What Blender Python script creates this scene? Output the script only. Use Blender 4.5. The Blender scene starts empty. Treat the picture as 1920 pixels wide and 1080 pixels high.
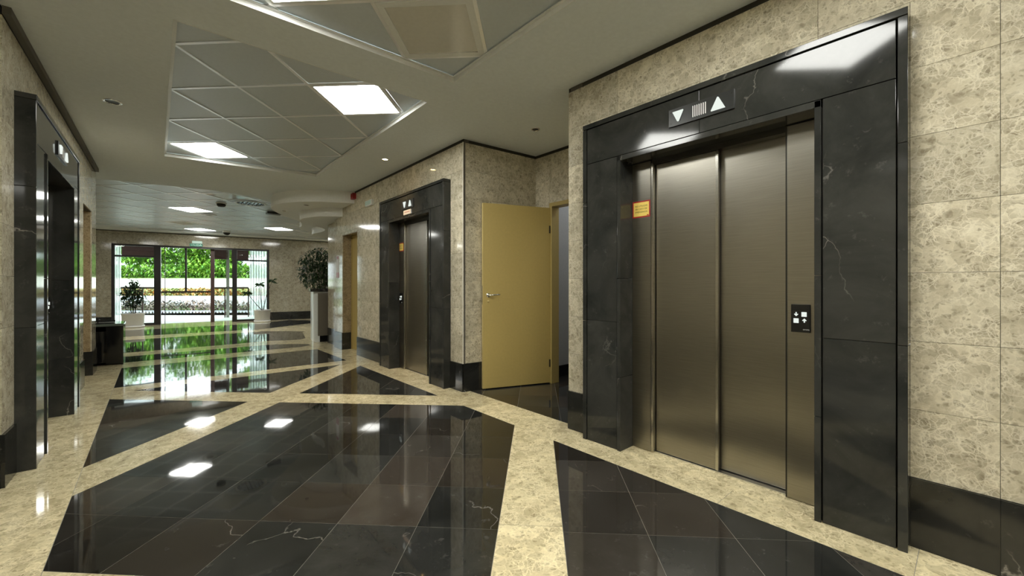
import bpy, bmesh, math, random
from mathutils import Matrix, Vector
random.seed(7)
SC = bpy.context.scene
COL = SC.collection
PI = math.pi

# ------------------------------------------------------------------ camera
cam_data = bpy.data.cameras.new('camera')
cam = bpy.data.objects.new('camera', cam_data); COL.objects.link(cam)
cam.location = (0, 0, 1.17)
cam.rotation_euler = (PI/2, 0, -math.radians(41.5))
cam_data.sensor_width = 36.0
cam_data.lens = 760.0/1920.0*36.0
cam_data.shift_y = -4.0/1920.0
cam_data.clip_start = 0.02; cam_data.clip_end = 400
SC.camera = cam
# ------------------------------------------------------------------ world and sun
world = bpy.data.worlds.new('world'); SC.world = world; world.use_nodes = True
wn = world.node_tree; wn.nodes.clear()
wo = wn.nodes.new('ShaderNodeOutputWorld'); wb = wn.nodes.new('ShaderNodeBackground')
wb.inputs['Color'].default_value = (0.86, 0.94, 1.0, 1); wb.inputs['Strength'].default_value = 4.0
wn.links.new(wb.outputs[0], wo.inputs[0])
sun_data = bpy.data.lights.new('sun', 'SUN'); sun_data.energy = 8; sun_data.angle = math.radians(1.5)
sun_data.color = (1.0, 0.96, 0.86)
sun = bpy.data.objects.new('sun', sun_data); COL.objects.link(sun)
sun.rotation_euler = (math.radians(38), math.radians(24), 0)
sun.location = (0, 22, 12)
# ------------------------------------------------------------------ exposure
SC.view_settings.view_transform = 'Standard'
SC.view_settings.look = 'None'
SC.view_settings.gamma = 1.0
SC.view_settings.use_curve_mapping = False
SC.view_settings.exposure = 0.12
PANEL = 30.0      # radiance of the lit ceiling panels

# ------------------------------------------------------------------ material helpers
def new_mat(name):
    m = bpy.data.materials.new(name); m.use_nodes = True
    nt = m.node_tree; b = nt.nodes['Principled BSDF']
    return m, nt, b
def simple(name, col, rough=0.5, metal=0.0, spec=0.5, coat=0.0):
    m, nt, b = new_mat(name)
    b.inputs['Roughness'].default_value = rough; b.inputs['Metallic'].default_value = metal
    b.inputs['Specular IOR Level'].default_value = spec
    b.inputs['Coat Weight'].default_value = coat
    # fine tonal grain so that nothing is perfectly flat
    tc = nt.nodes.new('ShaderNodeTexCoord'); n = nt.nodes.new('ShaderNodeTexNoise')
    n.inputs['Scale'].default_value = 35; n.inputs['Detail'].default_value = 3
    nt.links.new(tc.outputs['Object'], n.inputs['Vector'])
    r = nt.nodes.new('ShaderNodeValToRGB')
    r.color_ramp.elements[0].color = tuple(c*0.92 for c in col)+(1,)
    r.color_ramp.elements[1].color = tuple(min(1, c*1.06) for c in col)+(1,)
    nt.links.new(n.outputs['Fac'], r.inputs['Fac']); nt.links.new(r.outputs[0], b.inputs['Base Color'])
    return m
def emis(name, col, s):
    m = bpy.data.materials.new(name); m.use_nodes = True; nt = m.node_tree; nt.nodes.clear()
    o = nt.nodes.new('ShaderNodeOutputMaterial'); e = nt.nodes.new('ShaderNodeEmission')
    e.inputs[0].default_value = col+(1,); e.inputs[1].default_value = s
    nt.links.new(e.outputs[0], o.inputs[0]); return m
def ramp(nt, stops):
    r = nt.nodes.new('ShaderNodeValToRGB'); cr = r.color_ramp
    while len(cr.elements) < len(stops): cr.elements.new(0.5)
    for e, (p, c) in zip(cr.elements, stops):
        e.position = p; e.color = (c+(1,)) if len(c) == 3 else c
    return r
def coords(nt, jitter=True, scale=(1, 1, 1)):
    tc = nt.nodes.new('ShaderNodeTexCoord')
    mp = nt.nodes.new('ShaderNodeMapping'); mp.inputs['Scale'].default_value = scale
    nt.links.new(tc.outputs['Object'], mp.inputs['Vector'])
    if jitter:
        oi = nt.nodes.new('ShaderNodeObjectInfo'); ml = nt.nodes.new('ShaderNodeMath'); ml.operation = 'MULTIPLY'
        ml.inputs[1].default_value = 57.0
        nt.links.new(oi.outputs['Random'], ml.inputs[0])
        nt.links.new(ml.outputs[0], mp.inputs['Location'])
        return mp.outputs[0], oi.outputs['Random']
    return mp.outputs[0], None
def mixc(nt, a, b, f, mode='MIX'):
    m = nt.nodes.new('ShaderNodeMix'); m.data_type = 'RGBA'; m.blend_type = mode
    for s, v in ((m.inputs[6], a), (m.inputs[7], b), (m.inputs[0], f)):
        if hasattr(v, 'node'): nt.links.new(v, s)
        else: s.default_value = v if not isinstance(v, tuple) else v+(1,)
    return m.outputs[2]

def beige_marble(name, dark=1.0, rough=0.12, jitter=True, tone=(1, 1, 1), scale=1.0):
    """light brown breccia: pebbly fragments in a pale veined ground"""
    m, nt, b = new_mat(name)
    v, rnd = coords(nt, jitter, (scale, scale, scale))
    n0 = nt.nodes.new('ShaderNodeTexNoise'); n0.inputs['Scale'].default_value = 16; n0.inputs['Detail'].default_value = 4; n0.inputs['Roughness'].default_value = 0.55
    nt.links.new(v, n0.inputs['Vector'])
    add = nt.nodes.new('ShaderNodeMix'); add.data_type = 'VECTOR'; add.inputs[0].default_value = 0.055
    nt.links.new(v, add.inputs[4]); nt.links.new(n0.outputs['Color'], add.inputs[5])
    w = add.outputs[1]
    def vor(scale, feat='F1'):
        q = nt.nodes.new('ShaderNodeTexVoronoi'); q.feature = feat; q.inputs['Scale'].default_value = scale
        nt.links.new(w, q.inputs['Vector']); return q
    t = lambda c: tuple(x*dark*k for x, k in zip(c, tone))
    nb = nt.nodes.new('ShaderNodeTexNoise'); nb.inputs['Scale'].default_value = 7; nb.inputs['Detail'].default_value = 8; nb.inputs['Roughness'].default_value = 0.72
    nt.links.new(w, nb.inputs['Vector'])
    base = ramp(nt, [(0.34, t((0.44, 0.39, 0.285))), (0.50, t((0.56, 0.505, 0.375))), (0.64, t((0.66, 0.605, 0.46)))])
    nt.links.new(nb.outputs['Fac'], base.inputs['Fac'])
    c = base.outputs[0]
    vt = vor(27); st_ = nt.nodes.new('ShaderNodeSeparateColor'); nt.links.new(vt.outputs['Color'], st_.inputs[0])
    rt = ramp(nt, [(0.0, (0.80, 0.79, 0.76)), (1.0, (1.12, 1.12, 1.11))]); nt.links.new(st_.outputs[1], rt.inputs['Fac'])
    c = mixc(nt, c, rt.outputs[0], 1.0, 'MULTIPLY')
    # brown fragments of three sizes picked at random among the cells
    for (sc, lo, col, amt) in ((15, 0.86, (0.26, 0.215, 0.145), 0.45), (38, 0.77, (0.23, 0.19, 0.125), 0.65), (80, 0.70, (0.24, 0.20, 0.13), 0.6)):
        vo = vor(sc); sp = nt.nodes.new('ShaderNodeSeparateColor'); nt.links.new(vo.outputs['Color'], sp.inputs[0])
        pk = ramp(nt, [(lo, (0, 0, 0)), (lo+0.06, (amt, amt, amt))]); nt.links.new(sp.outputs[0], pk.inputs['Fac'])
        ed = ramp(nt, [(0.25, (1, 1, 1)), (0.55, (0, 0, 0))]); nt.links.new(vo.outputs['Distance'], ed.inputs['Fac'])
        mm = nt.nodes.new('ShaderNodeMath'); mm.operation = 'MULTIPLY'
        nt.links.new(pk.outputs[0], mm.inputs[0]); nt.links.new(ed.outputs[0], mm.inputs[1])
        c = mixc(nt, c, t(col), mm.outputs[0])
    # pale hairlines, broken up by noise
    brk = nt.nodes.new('ShaderNodeTexNoise'); brk.inputs['Scale'].default_value = 11; brk.inputs['Detail'].default_value = 2
    nt.links.new(v, brk.inputs['Vector'])
    bm_ = ramp(nt, [(0.36, (0.15, 0.15, 0.15)), (0.56, (1, 1, 1))]); nt.links.new(brk.outputs['Fac'], bm_.inputs['Fac'])
    for (sc, wd, amt) in ((16, 0.04, 0.6), (27, 0.07, 0.75), (55, 0.10, 0.55)):
        ve = vor(sc, 'DISTANCE_TO_EDGE')
        e1 = ramp(nt, [(0.0, (amt, amt, amt)), (wd, (0, 0, 0))]); nt.links.new(ve.outputs['Distance'], e1.inputs['Fac'])
        mm = nt.nodes.new('ShaderNodeMath'); mm.operation = 'MULTIPLY'
        nt.links.new(e1.outputs[0], mm.inputs[0]); nt.links.new(bm_.outputs[0], mm.inputs[1])
        c = mixc(nt, c, t((0.80, 0.74, 0.58)), mm.outputs[0])
    c3 = c
    if rnd is not None:
        br = nt.nodes.new('ShaderNodeMapRange'); br.inputs[3].default_value = 0.84; br.inputs[4].default_value = 1.06
        nt.links.new(rnd, br.inputs[0])
        cb = nt.nodes.new('ShaderNodeCombineColor')
        for i in range(3): nt.links.new(br.outputs[0], cb.inputs[i])
        c3 = mixc(nt, c3, cb.outputs[0], 1.0, 'MULTIPLY')
    nt.links.new(c3, b.inputs['Base Color'])
    b.inputs['Roughness'].default_value = rough
    b.inputs['Specular IOR Level'].default_value = 0.55
    bp = nt.nodes.new('ShaderNodeBump'); bp.inputs['Strength'].default_value = 0.05; bp.inputs['Distance'].default_value = 0.002
    n3 = nt.nodes.new('ShaderNodeTexNoise'); n3.inputs['Scale'].default_value = 3.0; n3.inputs['Detail'].default_value = 1
    nt.links.new(v, n3.inputs['Vector']); nt.links.new(n3.outputs['Fac'], bp.inputs['Height'])
    nt.links.new(bp.outputs[0], b.inputs['Normal'])
    return m

def black_marble(name, rough=0.06, lo=(0.008, 0.0085, 0.008), hi=(0.034, 0.034, 0.031), brown=0.0, wav=0.06, vein=1.0, spec=0.5):
    m, nt, b = new_mat(name)
    v, rnd = coords(nt, True)
    n = nt.nodes.new('ShaderNodeTexNoise'); n.inputs['Scale'].default_value = 2.6; n.inputs['Detail'].default_value = 9; n.inputs['Roughness'].default_value = 0.62
    n.inputs['Distortion'].default_value = 0.6
    nt.links.new(v, n.inputs['Vector'])
    r = ramp(nt, [(0.3, lo), (0.75, hi)]); nt.links.new(n.outputs['Fac'], r.inputs['Fac'])
    c = r.outputs[0]
    if brown:
        rb = ramp(nt, [(0.45, (0, 0, 0)), (1.0, (brown, brown, brown))]); nt.links.new(rnd, rb.inputs['Fac'])
        c = mixc(nt, c, (0.055, 0.040, 0.028), rb.outputs[0])
    mr = nt.nodes.new('ShaderNodeMapRange'); mr.inputs[3].default_value = 0.65; mr.inputs[4].default_value = 1.75
    m7 = nt.nodes.new('ShaderNodeMath'); m7.operation = 'MULTIPLY'; m7.inputs[1].default_value = 7.31
    m8 = nt.nodes.new('ShaderNodeMath'); m8.operation = 'FRACT'
    nt.links.new(rnd, m7.inputs[0]); nt.links.new(m7.outputs[0], m8.inputs[0]); nt.links.new(m8.outputs[0], mr.inputs[0])
    cbv = nt.nodes.new('ShaderNodeCombineColor')
    for i in range(3): nt.links.new(mr.outputs[0], cbv.inputs[i])
    if brown: c = mixc(nt, c, cbv.outputs[0], 1.0, 'MULTIPLY')
    # white hairline veins: edges of big warped cells, broken up by noise
    n1 = nt.nodes.new('ShaderNodeTexNoise'); n1.inputs['Scale'].default_value = 3; n1.inputs['Detail'].default_value = 5
    nt.links.new(v, n1.inputs['Vector'])
    ad = nt.nodes.new('ShaderNodeMix'); ad.data_type = 'VECTOR'; ad.inputs[0].default_value = 0.35
    nt.links.new(v, ad.inputs[4]); nt.links.new(n1.outputs['Color'], ad.inputs[5])
    ve = nt.nodes.new('ShaderNodeTexVoronoi'); ve.feature = 'DISTANCE_TO_EDGE'; ve.inputs['Scale'].default_value = 1.9
    nt.links.new(ad.outputs[1], ve.inputs['Vector'])
    e1 = ramp(nt, [(0.0, (1, 1, 1)), (0.0045, (0, 0, 0))]); nt.links.new(ve.outputs['Distance'], e1.inputs['Fac'])
    nm = nt.nodes.new('ShaderNodeTexNoise'); nm.inputs['Scale'].default_value = 1.7; nm.inputs['Detail'].default_value = 2
    nt.links.new(v, nm.inputs['Vector'])
    rm = ramp(nt, [(0.54, (0, 0, 0)), (0.66, (vein, vein, vein))]); nt.links.new(nm.outputs['Fac'], rm.inputs['Fac'])
    mu = nt.nodes.new('ShaderNodeMath'); mu.operation = 'MULTIPLY'
    nt.links.new(e1.outputs[0], mu.inputs[0]); nt.links.new(rm.outputs[0], mu.inputs[1])
    c = mixc(nt, c, (0.30, 0.28, 0.25), mu.outputs[0])
    spk = nt.nodes.new('ShaderNodeTexNoise'); spk.inputs['Scale'].default_value = 16; spk.inputs['Detail'].default_value = 7; spk.inputs['Roughness'].default_value = 0.75
    nt.links.new(v, spk.inputs['Vector'])
    rs = ramp(nt, [(0.60, (0, 0, 0)), (0.80, (0.45, 0.45, 0.45))]); nt.links.new(spk.outputs['Fac'], rs.inputs['Fac'])
    c = mixc(nt, c, (0.17, 0.165, 0.15), rs.outputs[0])
    nt.links.new(c, b.inputs['Base Color'])
    b.inputs['Roughness'].default_value = rough; b.inputs['Specular IOR Level'].default_value = spec
    tcw = nt.nodes.new('ShaderNodeNewGeometry')
    n3 = nt.nodes.new('ShaderNodeTexNoise'); n3.inputs['Scale'].default_value = 3.2; n3.inputs['Detail'].default_value = 1.5
    nt.links.new(tcw.outputs['Position'], n3.inputs['Vector'])
    bp = nt.nodes.new('ShaderNodeBump'); bp.inputs['Strength'].default_value = wav; bp.inputs['Distance'].default_value = 0.01
    nt.links.new(n3.outputs['Fac'], bp.inputs['Height']); nt.links.new(bp.outputs[0], b.inputs['Normal'])
    return m

def brushed(name, col=(0.35, 0.33, 0.285), rough=0.30, scale=(2, 2, 260)):
    m, nt, b = new_mat(name)
    v, _ = coords(nt, True, scale)
    n = nt.nodes.new('ShaderNodeTexNoise'); n.inputs['Scale'].default_value = 3; n.inputs['Detail'].default_value = 3
    nt.links.new(v, n.inputs['Vector'])
    r = ramp(nt, [(0.3, tuple(x*0.86 for x in col)), (0.7, tuple(x*1.1 for x in col))])
    nt.links.new(n.outputs['Fac'], r.inputs['Fac']); nt.links.new(r.outputs[0], b.inputs['Base Color'])
    b.inputs['Metallic'].default_value = 1.0
    rr = nt.nodes.new('ShaderNodeMapRange'); rr.inputs[3].default_value = rough*0.85; rr.inputs[4].default_value = rough*1.25
    nt.links.new(n.outputs['Fac'], rr.inputs[0]); nt.links.new(rr.outputs[0], b.inputs['Roughness'])
    b.inputs['Anisotropic'].default_value = 0.5
    # very soft waviness of the sheet
    tc = nt.nodes.new('ShaderNodeTexCoord'); n2 = nt.nodes.new('ShaderNodeTexNoise'); n2.inputs['Scale'].default_value = 2.2; n2.inputs['Detail'].default_value = 0
    nt.links.new(tc.outputs['Object'], n2.inputs['Vector'])
    bp = nt.nodes.new('ShaderNodeBump'); bp.inputs['Strength'].default_value = 0.12; bp.inputs['Distance'].default_value = 0.01
    nt.links.new(n2.outputs['Fac'], bp.inputs['Height']); nt.links.new(bp.outputs[0], b.inputs['Normal'])
    return m

def glass_mat(name, tint=(0.93, 0.98, 0.95)):
    m = bpy.data.materials.new(name); m.use_nodes = True; nt = m.node_tree; nt.nodes.clear()
    o = nt.nodes.new('ShaderNodeOutputMaterial'); mx = nt.nodes.new('ShaderNodeMixShader')
    tr = nt.nodes.new('ShaderNodeBsdfTransparent'); gl = nt.nodes.new('ShaderNodeBsdfGlossy'); fr = nt.nodes.new('ShaderNodeFresnel')
    tr.inputs[0].default_value = tint+(1,); gl.inputs['Roughness'].default_value = 0.02; fr.inputs[0].default_value = 1.45
    nt.links.new(fr.outputs[0], mx.inputs[0]); nt.links.new(tr.outputs[0], mx.inputs[1]); nt.links.new(gl.outputs[0], mx.inputs[2])
    nt.links.new(mx.outputs[0], o.inputs[0]); return m

def leaf_mat(name, a, b_, trans=0.25):
    m, nt, b = new_mat(name)
    tc = nt.nodes.new('ShaderNodeNewGeometry')
    n = nt.nodes.new('ShaderNodeTexNoise'); n.inputs['Scale'].default_value = 1.6; n.inputs['Detail'].default_value = 4
    nt.links.new(tc.outputs['Position'], n.inputs['Vector'])
    r = ramp(nt, [(0.35, a), (0.65, b_)]); nt.links.new(n.outputs['Fac'], r.inputs['Fac'])
    nt.links.new(r.outputs[0], b.inputs['Base Color']); b.inputs['Roughness'].default_value = 0.45
    return m

M = {}
M['wall'] = beige_marble('beige_marble_wall', dark=1.0, rough=0.08)
M['wall_lobby'] = beige_marble('beige_marble_lobby_shaded', dark=0.62, rough=0.10)  # same beige stone, darkened to carry the shade of the backlit wall
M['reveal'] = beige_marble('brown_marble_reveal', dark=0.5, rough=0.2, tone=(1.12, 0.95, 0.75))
M['floor_beige'] = beige_marble('beige_marble_floor', dark=1.12, rough=0.06, tone=(1.05, 1.0, 0.84), scale=0.9)
M['floor_dark'] = black_marble('black_marble_floor', rough=0.035, brown=0.45, wav=0.05, vein=0.6)
M['portal'] = black_marble('black_marble_portal', rough=0.085, lo=(0.018, 0.019, 0.0175), hi=(0.058, 0.058, 0.052), wav=0.02, vein=0.8, spec=0.32)
M['base'] = black_marble('black_marble_base', rough=0.12, wav=0.02)
M['grout'] = simple('grout', (0.10, 0.09, 0.075), 0.9)
M['joint'] = simple('floor_joint', (0.22, 0.205, 0.17), 0.6)
M['gap'] = simple('gap_shade_brown', (0.03, 0.027, 0.02), 0.8)  # shade of the wall-top gap put into colour; also backs the portal grooves
M['corner'] = simple('pale_corner_strip', (0.75, 0.72, 0.62), 0.3)
M['gapgrey'] = simple('groove_shade_grey', (0.13, 0.12, 0.095), 0.7)  # grey stands in for the shade inside the groove
M['plaster'] = simple('ceiling_plaster', (0.77, 0.815, 0.82), 0.75, spec=0.2)
M['soffit'] = simple('soffit_plaster', (0.82, 0.83, 0.80), 0.7, spec=0.25)
M['trim'] = simple('white_angle_trim', (0.78, 0.79, 0.76), 0.35)
M['ctile'] = simple('ceiling_tile', (0.58, 0.63, 0.66), 0.36, spec=0.6)
M['cbar'] = simple('ceiling_grid_bar', (0.95, 0.96, 0.97), 0.28, 0.55, spec=1.0)
M['offpanel'] = simple('unlit_diffuser', (0.70, 0.68, 0.61), 0.12, spec=0.7)
M['panel'] = emis('lit_diffuser', (1.0, 1.0, 0.94), PANEL)
M['storepanel'] = emis('storeroom_fill_diffuser', (1.0, 1.0, 0.98), 7.0)
M['spot'] = emis('warm_spot_lens', (1.0, 0.62, 0.22), 60.0)
M['steel'] = brushed('brushed_steel')
M['steel_post'] = brushed('brushed_steel_post', (0.50, 0.48, 0.43), 0.22)
M['steel_dark'] = simple('dark_steel', (0.05, 0.048, 0.042), 0.35, 0.7)
M['alu'] = simple('aluminium', (0.75, 0.75, 0.74), 0.25, 1.0)
M['chrome'] = simple('chrome', (0.8, 0.8, 0.78), 0.12, 1.0)
M['black'] = simple('black_plastic', (0.006, 0.006, 0.006), 0.25)
M['plate'] = simple('dark_indicator_plate', (0.016, 0.017, 0.015), 0.3)
M['white'] = simple('white_plastic', (0.80, 0.80, 0.76), 0.4)
M['lens'] = emis('dim_white_lens', (0.93, 1.0, 0.92), 0.85)
M['yellow'] = simple('yellow_laminate', (0.53, 0.40, 0.135), 0.42)
M['yellow_edge'] = simple('yellow_laminate_edge', (0.62, 0.49, 0.20), 0.45)
M['yellow_frame'] = simple('yellow_frame_paint', (0.42, 0.32, 0.11), 0.45)
M['room'] = simple('grey_room_wall', (0.42, 0.43, 0.44), 0.8)
M['sticker_red'] = simple('sticker_red', (0.45, 0.02, 0.02), 0.5)
M['sticker_yellow'] = simple('sticker_yellow', (0.95, 0.70, 0.16), 0.5)
M['ink'] = simple('sticker_ink', (0.16, 0.10, 0.02), 0.6)
M['frame'] = simple('bronze_black_frame', (0.012, 0.009, 0.008), 0.4)
M['frame_brown'] = simple('brown_outer_frame', (0.07, 0.035, 0.03), 0.5)
M['fascia'] = simple('brown_fascia_board', (0.10, 0.045, 0.045), 0.6)
M['glass'] = glass_mat('clear_glass')
M['pot'] = simple('white_pot', (0.72, 0.72, 0.70), 0.35)
M['soil'] = simple('soil', (0.03, 0.02, 0.012), 0.95)
M['leaf_in'] = leaf_mat('indoor_leaf', (0.008, 0.03, 0.006), (0.03, 0.08, 0.02))
M['stem'] = simple('plant_stem', (0.05, 0.035, 0.02), 0.8)
M['counter_top'] = black_marble('counter_top_stone', rough=0.08)
M['counter_body'] = simple('counter_end_panel', (0.16, 0.14, 0.105), 0.4)
M['counter_front'] = simple('counter_front_white', (0.78, 0.80, 0.76), 0.2)
M['lacquer'] = simple('black_lacquer', (0.007, 0.007, 0.007), 0.08)
M['lacquer_top'] = simple('grey_glass_top', (0.10, 0.12, 0.10), 0.05, spec=0.8)
M['red'] = simple('red_plastic', (0.30, 0.012, 0.012), 0.35)
M['green'] = simple('exit_green', (0.03, 0.22, 0.14), 0.4)
M['pale'] = simple('pale_green_lens', (0.55, 0.72, 0.66), 0.3)
M['paper'] = simple('paper_white', (0.75, 0.72, 0.68), 0.6)
M['pink_ink'] = simple('reddish_ink', (0.45, 0.16, 0.14), 0.6)
M['concrete'] = simple('pale_terrace', (0.72, 0.76, 0.68), 0.7)
M['road'] = simple('road', (0.35, 0.35, 0.34), 0.8)
M['lawn'] = leaf_mat('bank_grass', (0.10, 0.22, 0.04), (0.30, 0.42, 0.12))
M['wallwhite'] = simple('low_white_wall', (0.66, 0.72, 0.76), 0.6)
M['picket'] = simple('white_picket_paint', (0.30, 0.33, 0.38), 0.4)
M['orange'] = simple('orange_car_paint', (0.35, 0.14, 0.02), 0.2, coat=0.5)
M['teal'] = simple('teal_car_paint', (0.10, 0.20, 0.20), 0.25, coat=0.5)
M['carglass'] = simple('car_glass', (0.02, 0.03, 0.03), 0.05)
M['leaf_tree'] = leaf_mat('tree_leaf', (0.04, 0.17, 0.012), (0.19, 0.36, 0.035))
M['leaf_pale'] = leaf_mat('pale_tree_leaf', (0.11, 0.28, 0.03), (0.30, 0.42, 0.09))
M['leaf_hedge'] = leaf_mat('autumn_hedge_leaf', (0.10, 0.16, 0.02), (0.38, 0.14, 0.04))
M['leaf_shrub'] = leaf_mat('brown_shrub_leaf', (0.06, 0.055, 0.04), (0.16, 0.13, 0.10))
M['bark'] = simple('bark', (0.10, 0.07, 0.045), 0.9)
M['outpillar'] = simple('pale_outer_pillar', (0.42, 0.42, 0.38), 0.6)
def frosted(name):
    m = bpy.data.materials.new(name); m.use_nodes = True; nt = m.node_tree; nt.nodes.clear()
    o = nt.nodes.new('ShaderNodeOutputMaterial'); mx = nt.nodes.new('ShaderNodeMixShader'); mx.inputs[0].default_value = 0.38
    tr = nt.nodes.new('ShaderNodeBsdfTransparent'); d = nt.nodes.new('ShaderNodeBsdfTranslucent'); d.inputs[0].default_value = (0.75, 0.80, 0.80, 1)
    nt.links.new(tr.outputs[0], mx.inputs[1]); nt.links.new(d.outputs[0], mx.inputs[2]); nt.links.new(mx.outputs[0], o.inputs[0]); return m
M['frosted'] = frosted('ribbed_frosted_glass')
M['bag'] = simple('black_bin_liner', (0.004, 0.004, 0.005), 0.3)

# ------------------------------------------------------------------ mesh helpers
class MB:
    def __init__(s): s.v = []; s.f = []; s.sm = []
    def add(s, vs, fs, smooth=False):
        k = len(s.v); s.v += [tuple(p) for p in vs]; s.f += [tuple(i+k for i in f) for f in fs]; s.sm += [smooth]*len(fs); return s
    def box(s, x0, x1, y0, y1, z0, z1):
        x0, x1 = min(x0, x1), max(x0, x1); y0, y1 = min(y0, y1), max(y0, y1); z0, z1 = min(z0, z1), max(z0, z1)
        return s.add([(x0,y0,z0),(x1,y0,z0),(x1,y1,z0),(x0,y1,z0),(x0,y0,z1),(x1,y0,z1),(x1,y1,z1),(x0,y1,z1)],
              [(0,3,2,1),(4,5,6,7),(0,1,5,4),(1,2,6,5),(2,3,7,6),(3,0,4,7)])
    def prism(s, poly, z0, z1):            # convex or simple polygon, CCW
        n = len(poly)
        a = sum(poly[i][0]*poly[(i+1) % n][1]-poly[(i+1) % n][0]*poly[i][1] for i in range(n))
        if a < 0: poly = poly[::-1]
        return s.add([(p[0],p[1],z0) for p in poly]+[(p[0],p[1],z1) for p in poly],
              [tuple(range(n))[::-1], tuple(range(n,2*n))]+[(i,(i+1)%n,n+(i+1)%n,n+i) for i in range(n)])
    def prism_y(s, poly, y0, y1):          # polygon in x-z, extruded along y
        n = len(poly)
        a = sum(poly[i][0]*poly[(i+1) % n][1]-poly[(i+1) % n][0]*poly[i][1] for i in range(n))
        if a < 0: poly = poly[::-1]
        y0, y1 = min(y0, y1), max(y0, y1)
        return s.add([(p[0],y0,p[1]) for p in poly]+[(p[0],y1,p[1]) for p in poly],
              [tuple(range(n)), tuple(range(n,2*n))[::-1]]+[(i,n+i,n+(i+1)%n,(i+1)%n) for i in range(n)])
    def lathe(s, prof, c=(0,0,0), seg=24, axis='z', smooth=True):
        vs = []; fs = []; n = len(prof)
        for k in range(seg):
            a = 2*PI*k/seg; ca, sa = math.cos(a), math.sin(a)
            for r, h in prof:
                if axis == 'z': vs.append((c[0]+r*ca, c[1]+r*sa, c[2]+h))
                else: vs.append((c[0]+r*ca, c[1]+h, c[2]-r*sa))
        for k in range(seg):
            k2 = (k+1) % seg
            for i in range(n-1): fs.append((k*n+i, k2*n+i, k2*n+i+1, k*n+i+1))
        return s.add(vs, fs, smooth)
    def tube(s, pts, r, seg=8):
        vs = []; fs = []; pts = [Vector(p) for p in pts]; n = len(pts)
        rs = r if isinstance(r, (list, tuple)) else [r]*n
        for i, p in enumerate(pts):
            d = (pts[min(i+1, n-1)]-pts[max(i-1, 0)]).normalized()
            u = d.cross(Vector((0, 0, 1))) if abs(d.z) < 0.9 else d.cross(Vector((1, 0, 0)))
            u.normalize(); w = d.cross(u)
            for k in range(seg):
                a = 2*PI*k/seg; q = p+(u*math.cos(a)+w*math.sin(a))*rs[i]; vs.append(tuple(q))
        for i in range(n-1):
            for k in range(seg):
                k2 = (k+1) % seg; fs.append((i*seg+k, i*seg+k2, (i+1)*seg+k2, (i+1)*seg+k))
        fs.append(tuple(range(seg))[::-1]); fs.append(tuple((n-1)*seg+k for k in range(seg)))
        return s.add(vs, fs, True)
    def mesh(s, name, mat):
        me = bpy.data.meshes.new(name); me.from_pydata(s.v, [], s.f)
        me.polygons.foreach_set('use_smooth', s.sm); me.materials.append(M[mat] if isinstance(mat, str) else mat)
        me.update(); return me
    def build(s, name, mat, parent=None, loc=None, bevel=0, mw=None, recalc=False):
        me = s.mesh(name, mat)
        if recalc:
            bm = bmesh.new(); bm.from_mesh(me); bmesh.ops.recalc_face_normals(bm, faces=bm.faces); bm.to_mesh(me); bm.free()
        return link(name, me, parent, loc, bevel, mw)
def link(name, me, parent=None, loc=None, bevel=0, mw=None):
    o = bpy.data.objects.new(name, me); COL.objects.link(o)
    if parent: o.parent = parent
    if loc: o.location = loc
    if mw is not None: o.matrix_local = mw
    if bevel:
        b = o.modifiers.new('bevel', 'BEVEL'); b.width = bevel; b.segments = 2; b.limit_method = 'ANGLE'
    return o
def tag(o, label=None, cat=None, group=None, kind=None):
    if label: o['label'] = label
    if cat: o['category'] = cat
    if group: o['group'] = group
    if kind: o['kind'] = kind
    return o
def empty(name, mw, label=None, cat=None, group=None, kind=None):
    o = bpy.data.objects.new(name, None); COL.objects.link(o); o.empty_display_size = 0.1
    o.matrix_world = mw if isinstance(mw, Matrix) else Matrix.Translation(mw)
    return tag(o, label, cat, group, kind)
def struct(o, label, cat='wall'): return tag(o, label, cat, None, 'structure')
def extrude2d(name, loops, z0, z1, mat, parent=None, kind=None):
    """flat slab with holes, from closed loops"""
    cu = bpy.data.curves.new(name, 'CURVE'); cu.dimensions = '2D'; cu.fill_mode = 'BOTH'; cu.extrude = (z1-z0)/2
    for lp in loops:
        sp = cu.splines.new('POLY'); sp.points.add(len(lp)-1); sp.use_cyclic_u = True
        for p, q in zip(sp.points, lp): p.co = (q[0], q[1], 0, 1)
    t = bpy.data.objects.new('tmp', cu); COL.objects.link(t)
    dg = bpy.context.evaluated_depsgraph_get(); dg.update()
    me = bpy.data.meshes.new_from_object(t.evaluated_get(dg))
    bpy.data.objects.remove(t); me.name = name; me.materials.clear(); me.materials.append(M[mat])
    for v in me.vertices: v.co.z += (z0+z1)/2
    return link(name, me, parent)
def text(name, s, size, mat, parent, loc, rot=(PI/2, 0, 0), depth=0.0006, align='CENTER', sx=1.0):
    cu = bpy.data.curves.new(name, 'FONT'); cu.body = s; cu.size = size; cu.extrude = depth; cu.align_x = align; cu.align_y = 'CENTER'
    cu.resolution_u = 2
    t = bpy.data.objects.new('tmp', cu); COL.objects.link(t)
    dg = bpy.context.evaluated_depsgraph_get(); dg.update()
    me = bpy.data.meshes.new_from_object(t.evaluated_get(dg)); bpy.data.objects.remove(t)
    me.name = name; me.materials.clear(); me.materials.append(M[mat])
    o = link(name, me, parent, loc); o.rotation_euler = rot; o.scale = (sx, 1, 1); return o
def clip(poly, a, b, c):
    """keep a*x+b*y >= c"""
    out = []
    for i in range(len(poly)):
        p, q = poly[i], poly[(i+1) % len(poly)]
        dp, dq = a*p[0]+b*p[1]-c, a*q[0]+b*q[1]-c
        if dp >= 0: out.append(p)
        if (dp >= 0) != (dq >= 0):
            t = dp/(dp-dq); out.append((p[0]+t*(q[0]-p[0]), p[1]+t*(q[1]-p[1])))
    return out
def area(p): return abs(sum(p[i][0]*p[(i+1) % len(p)][1]-p[(i+1) % len(p)][0]*p[i][1] for i in range(len(p))))/2 if len(p) > 2 else 0
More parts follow.
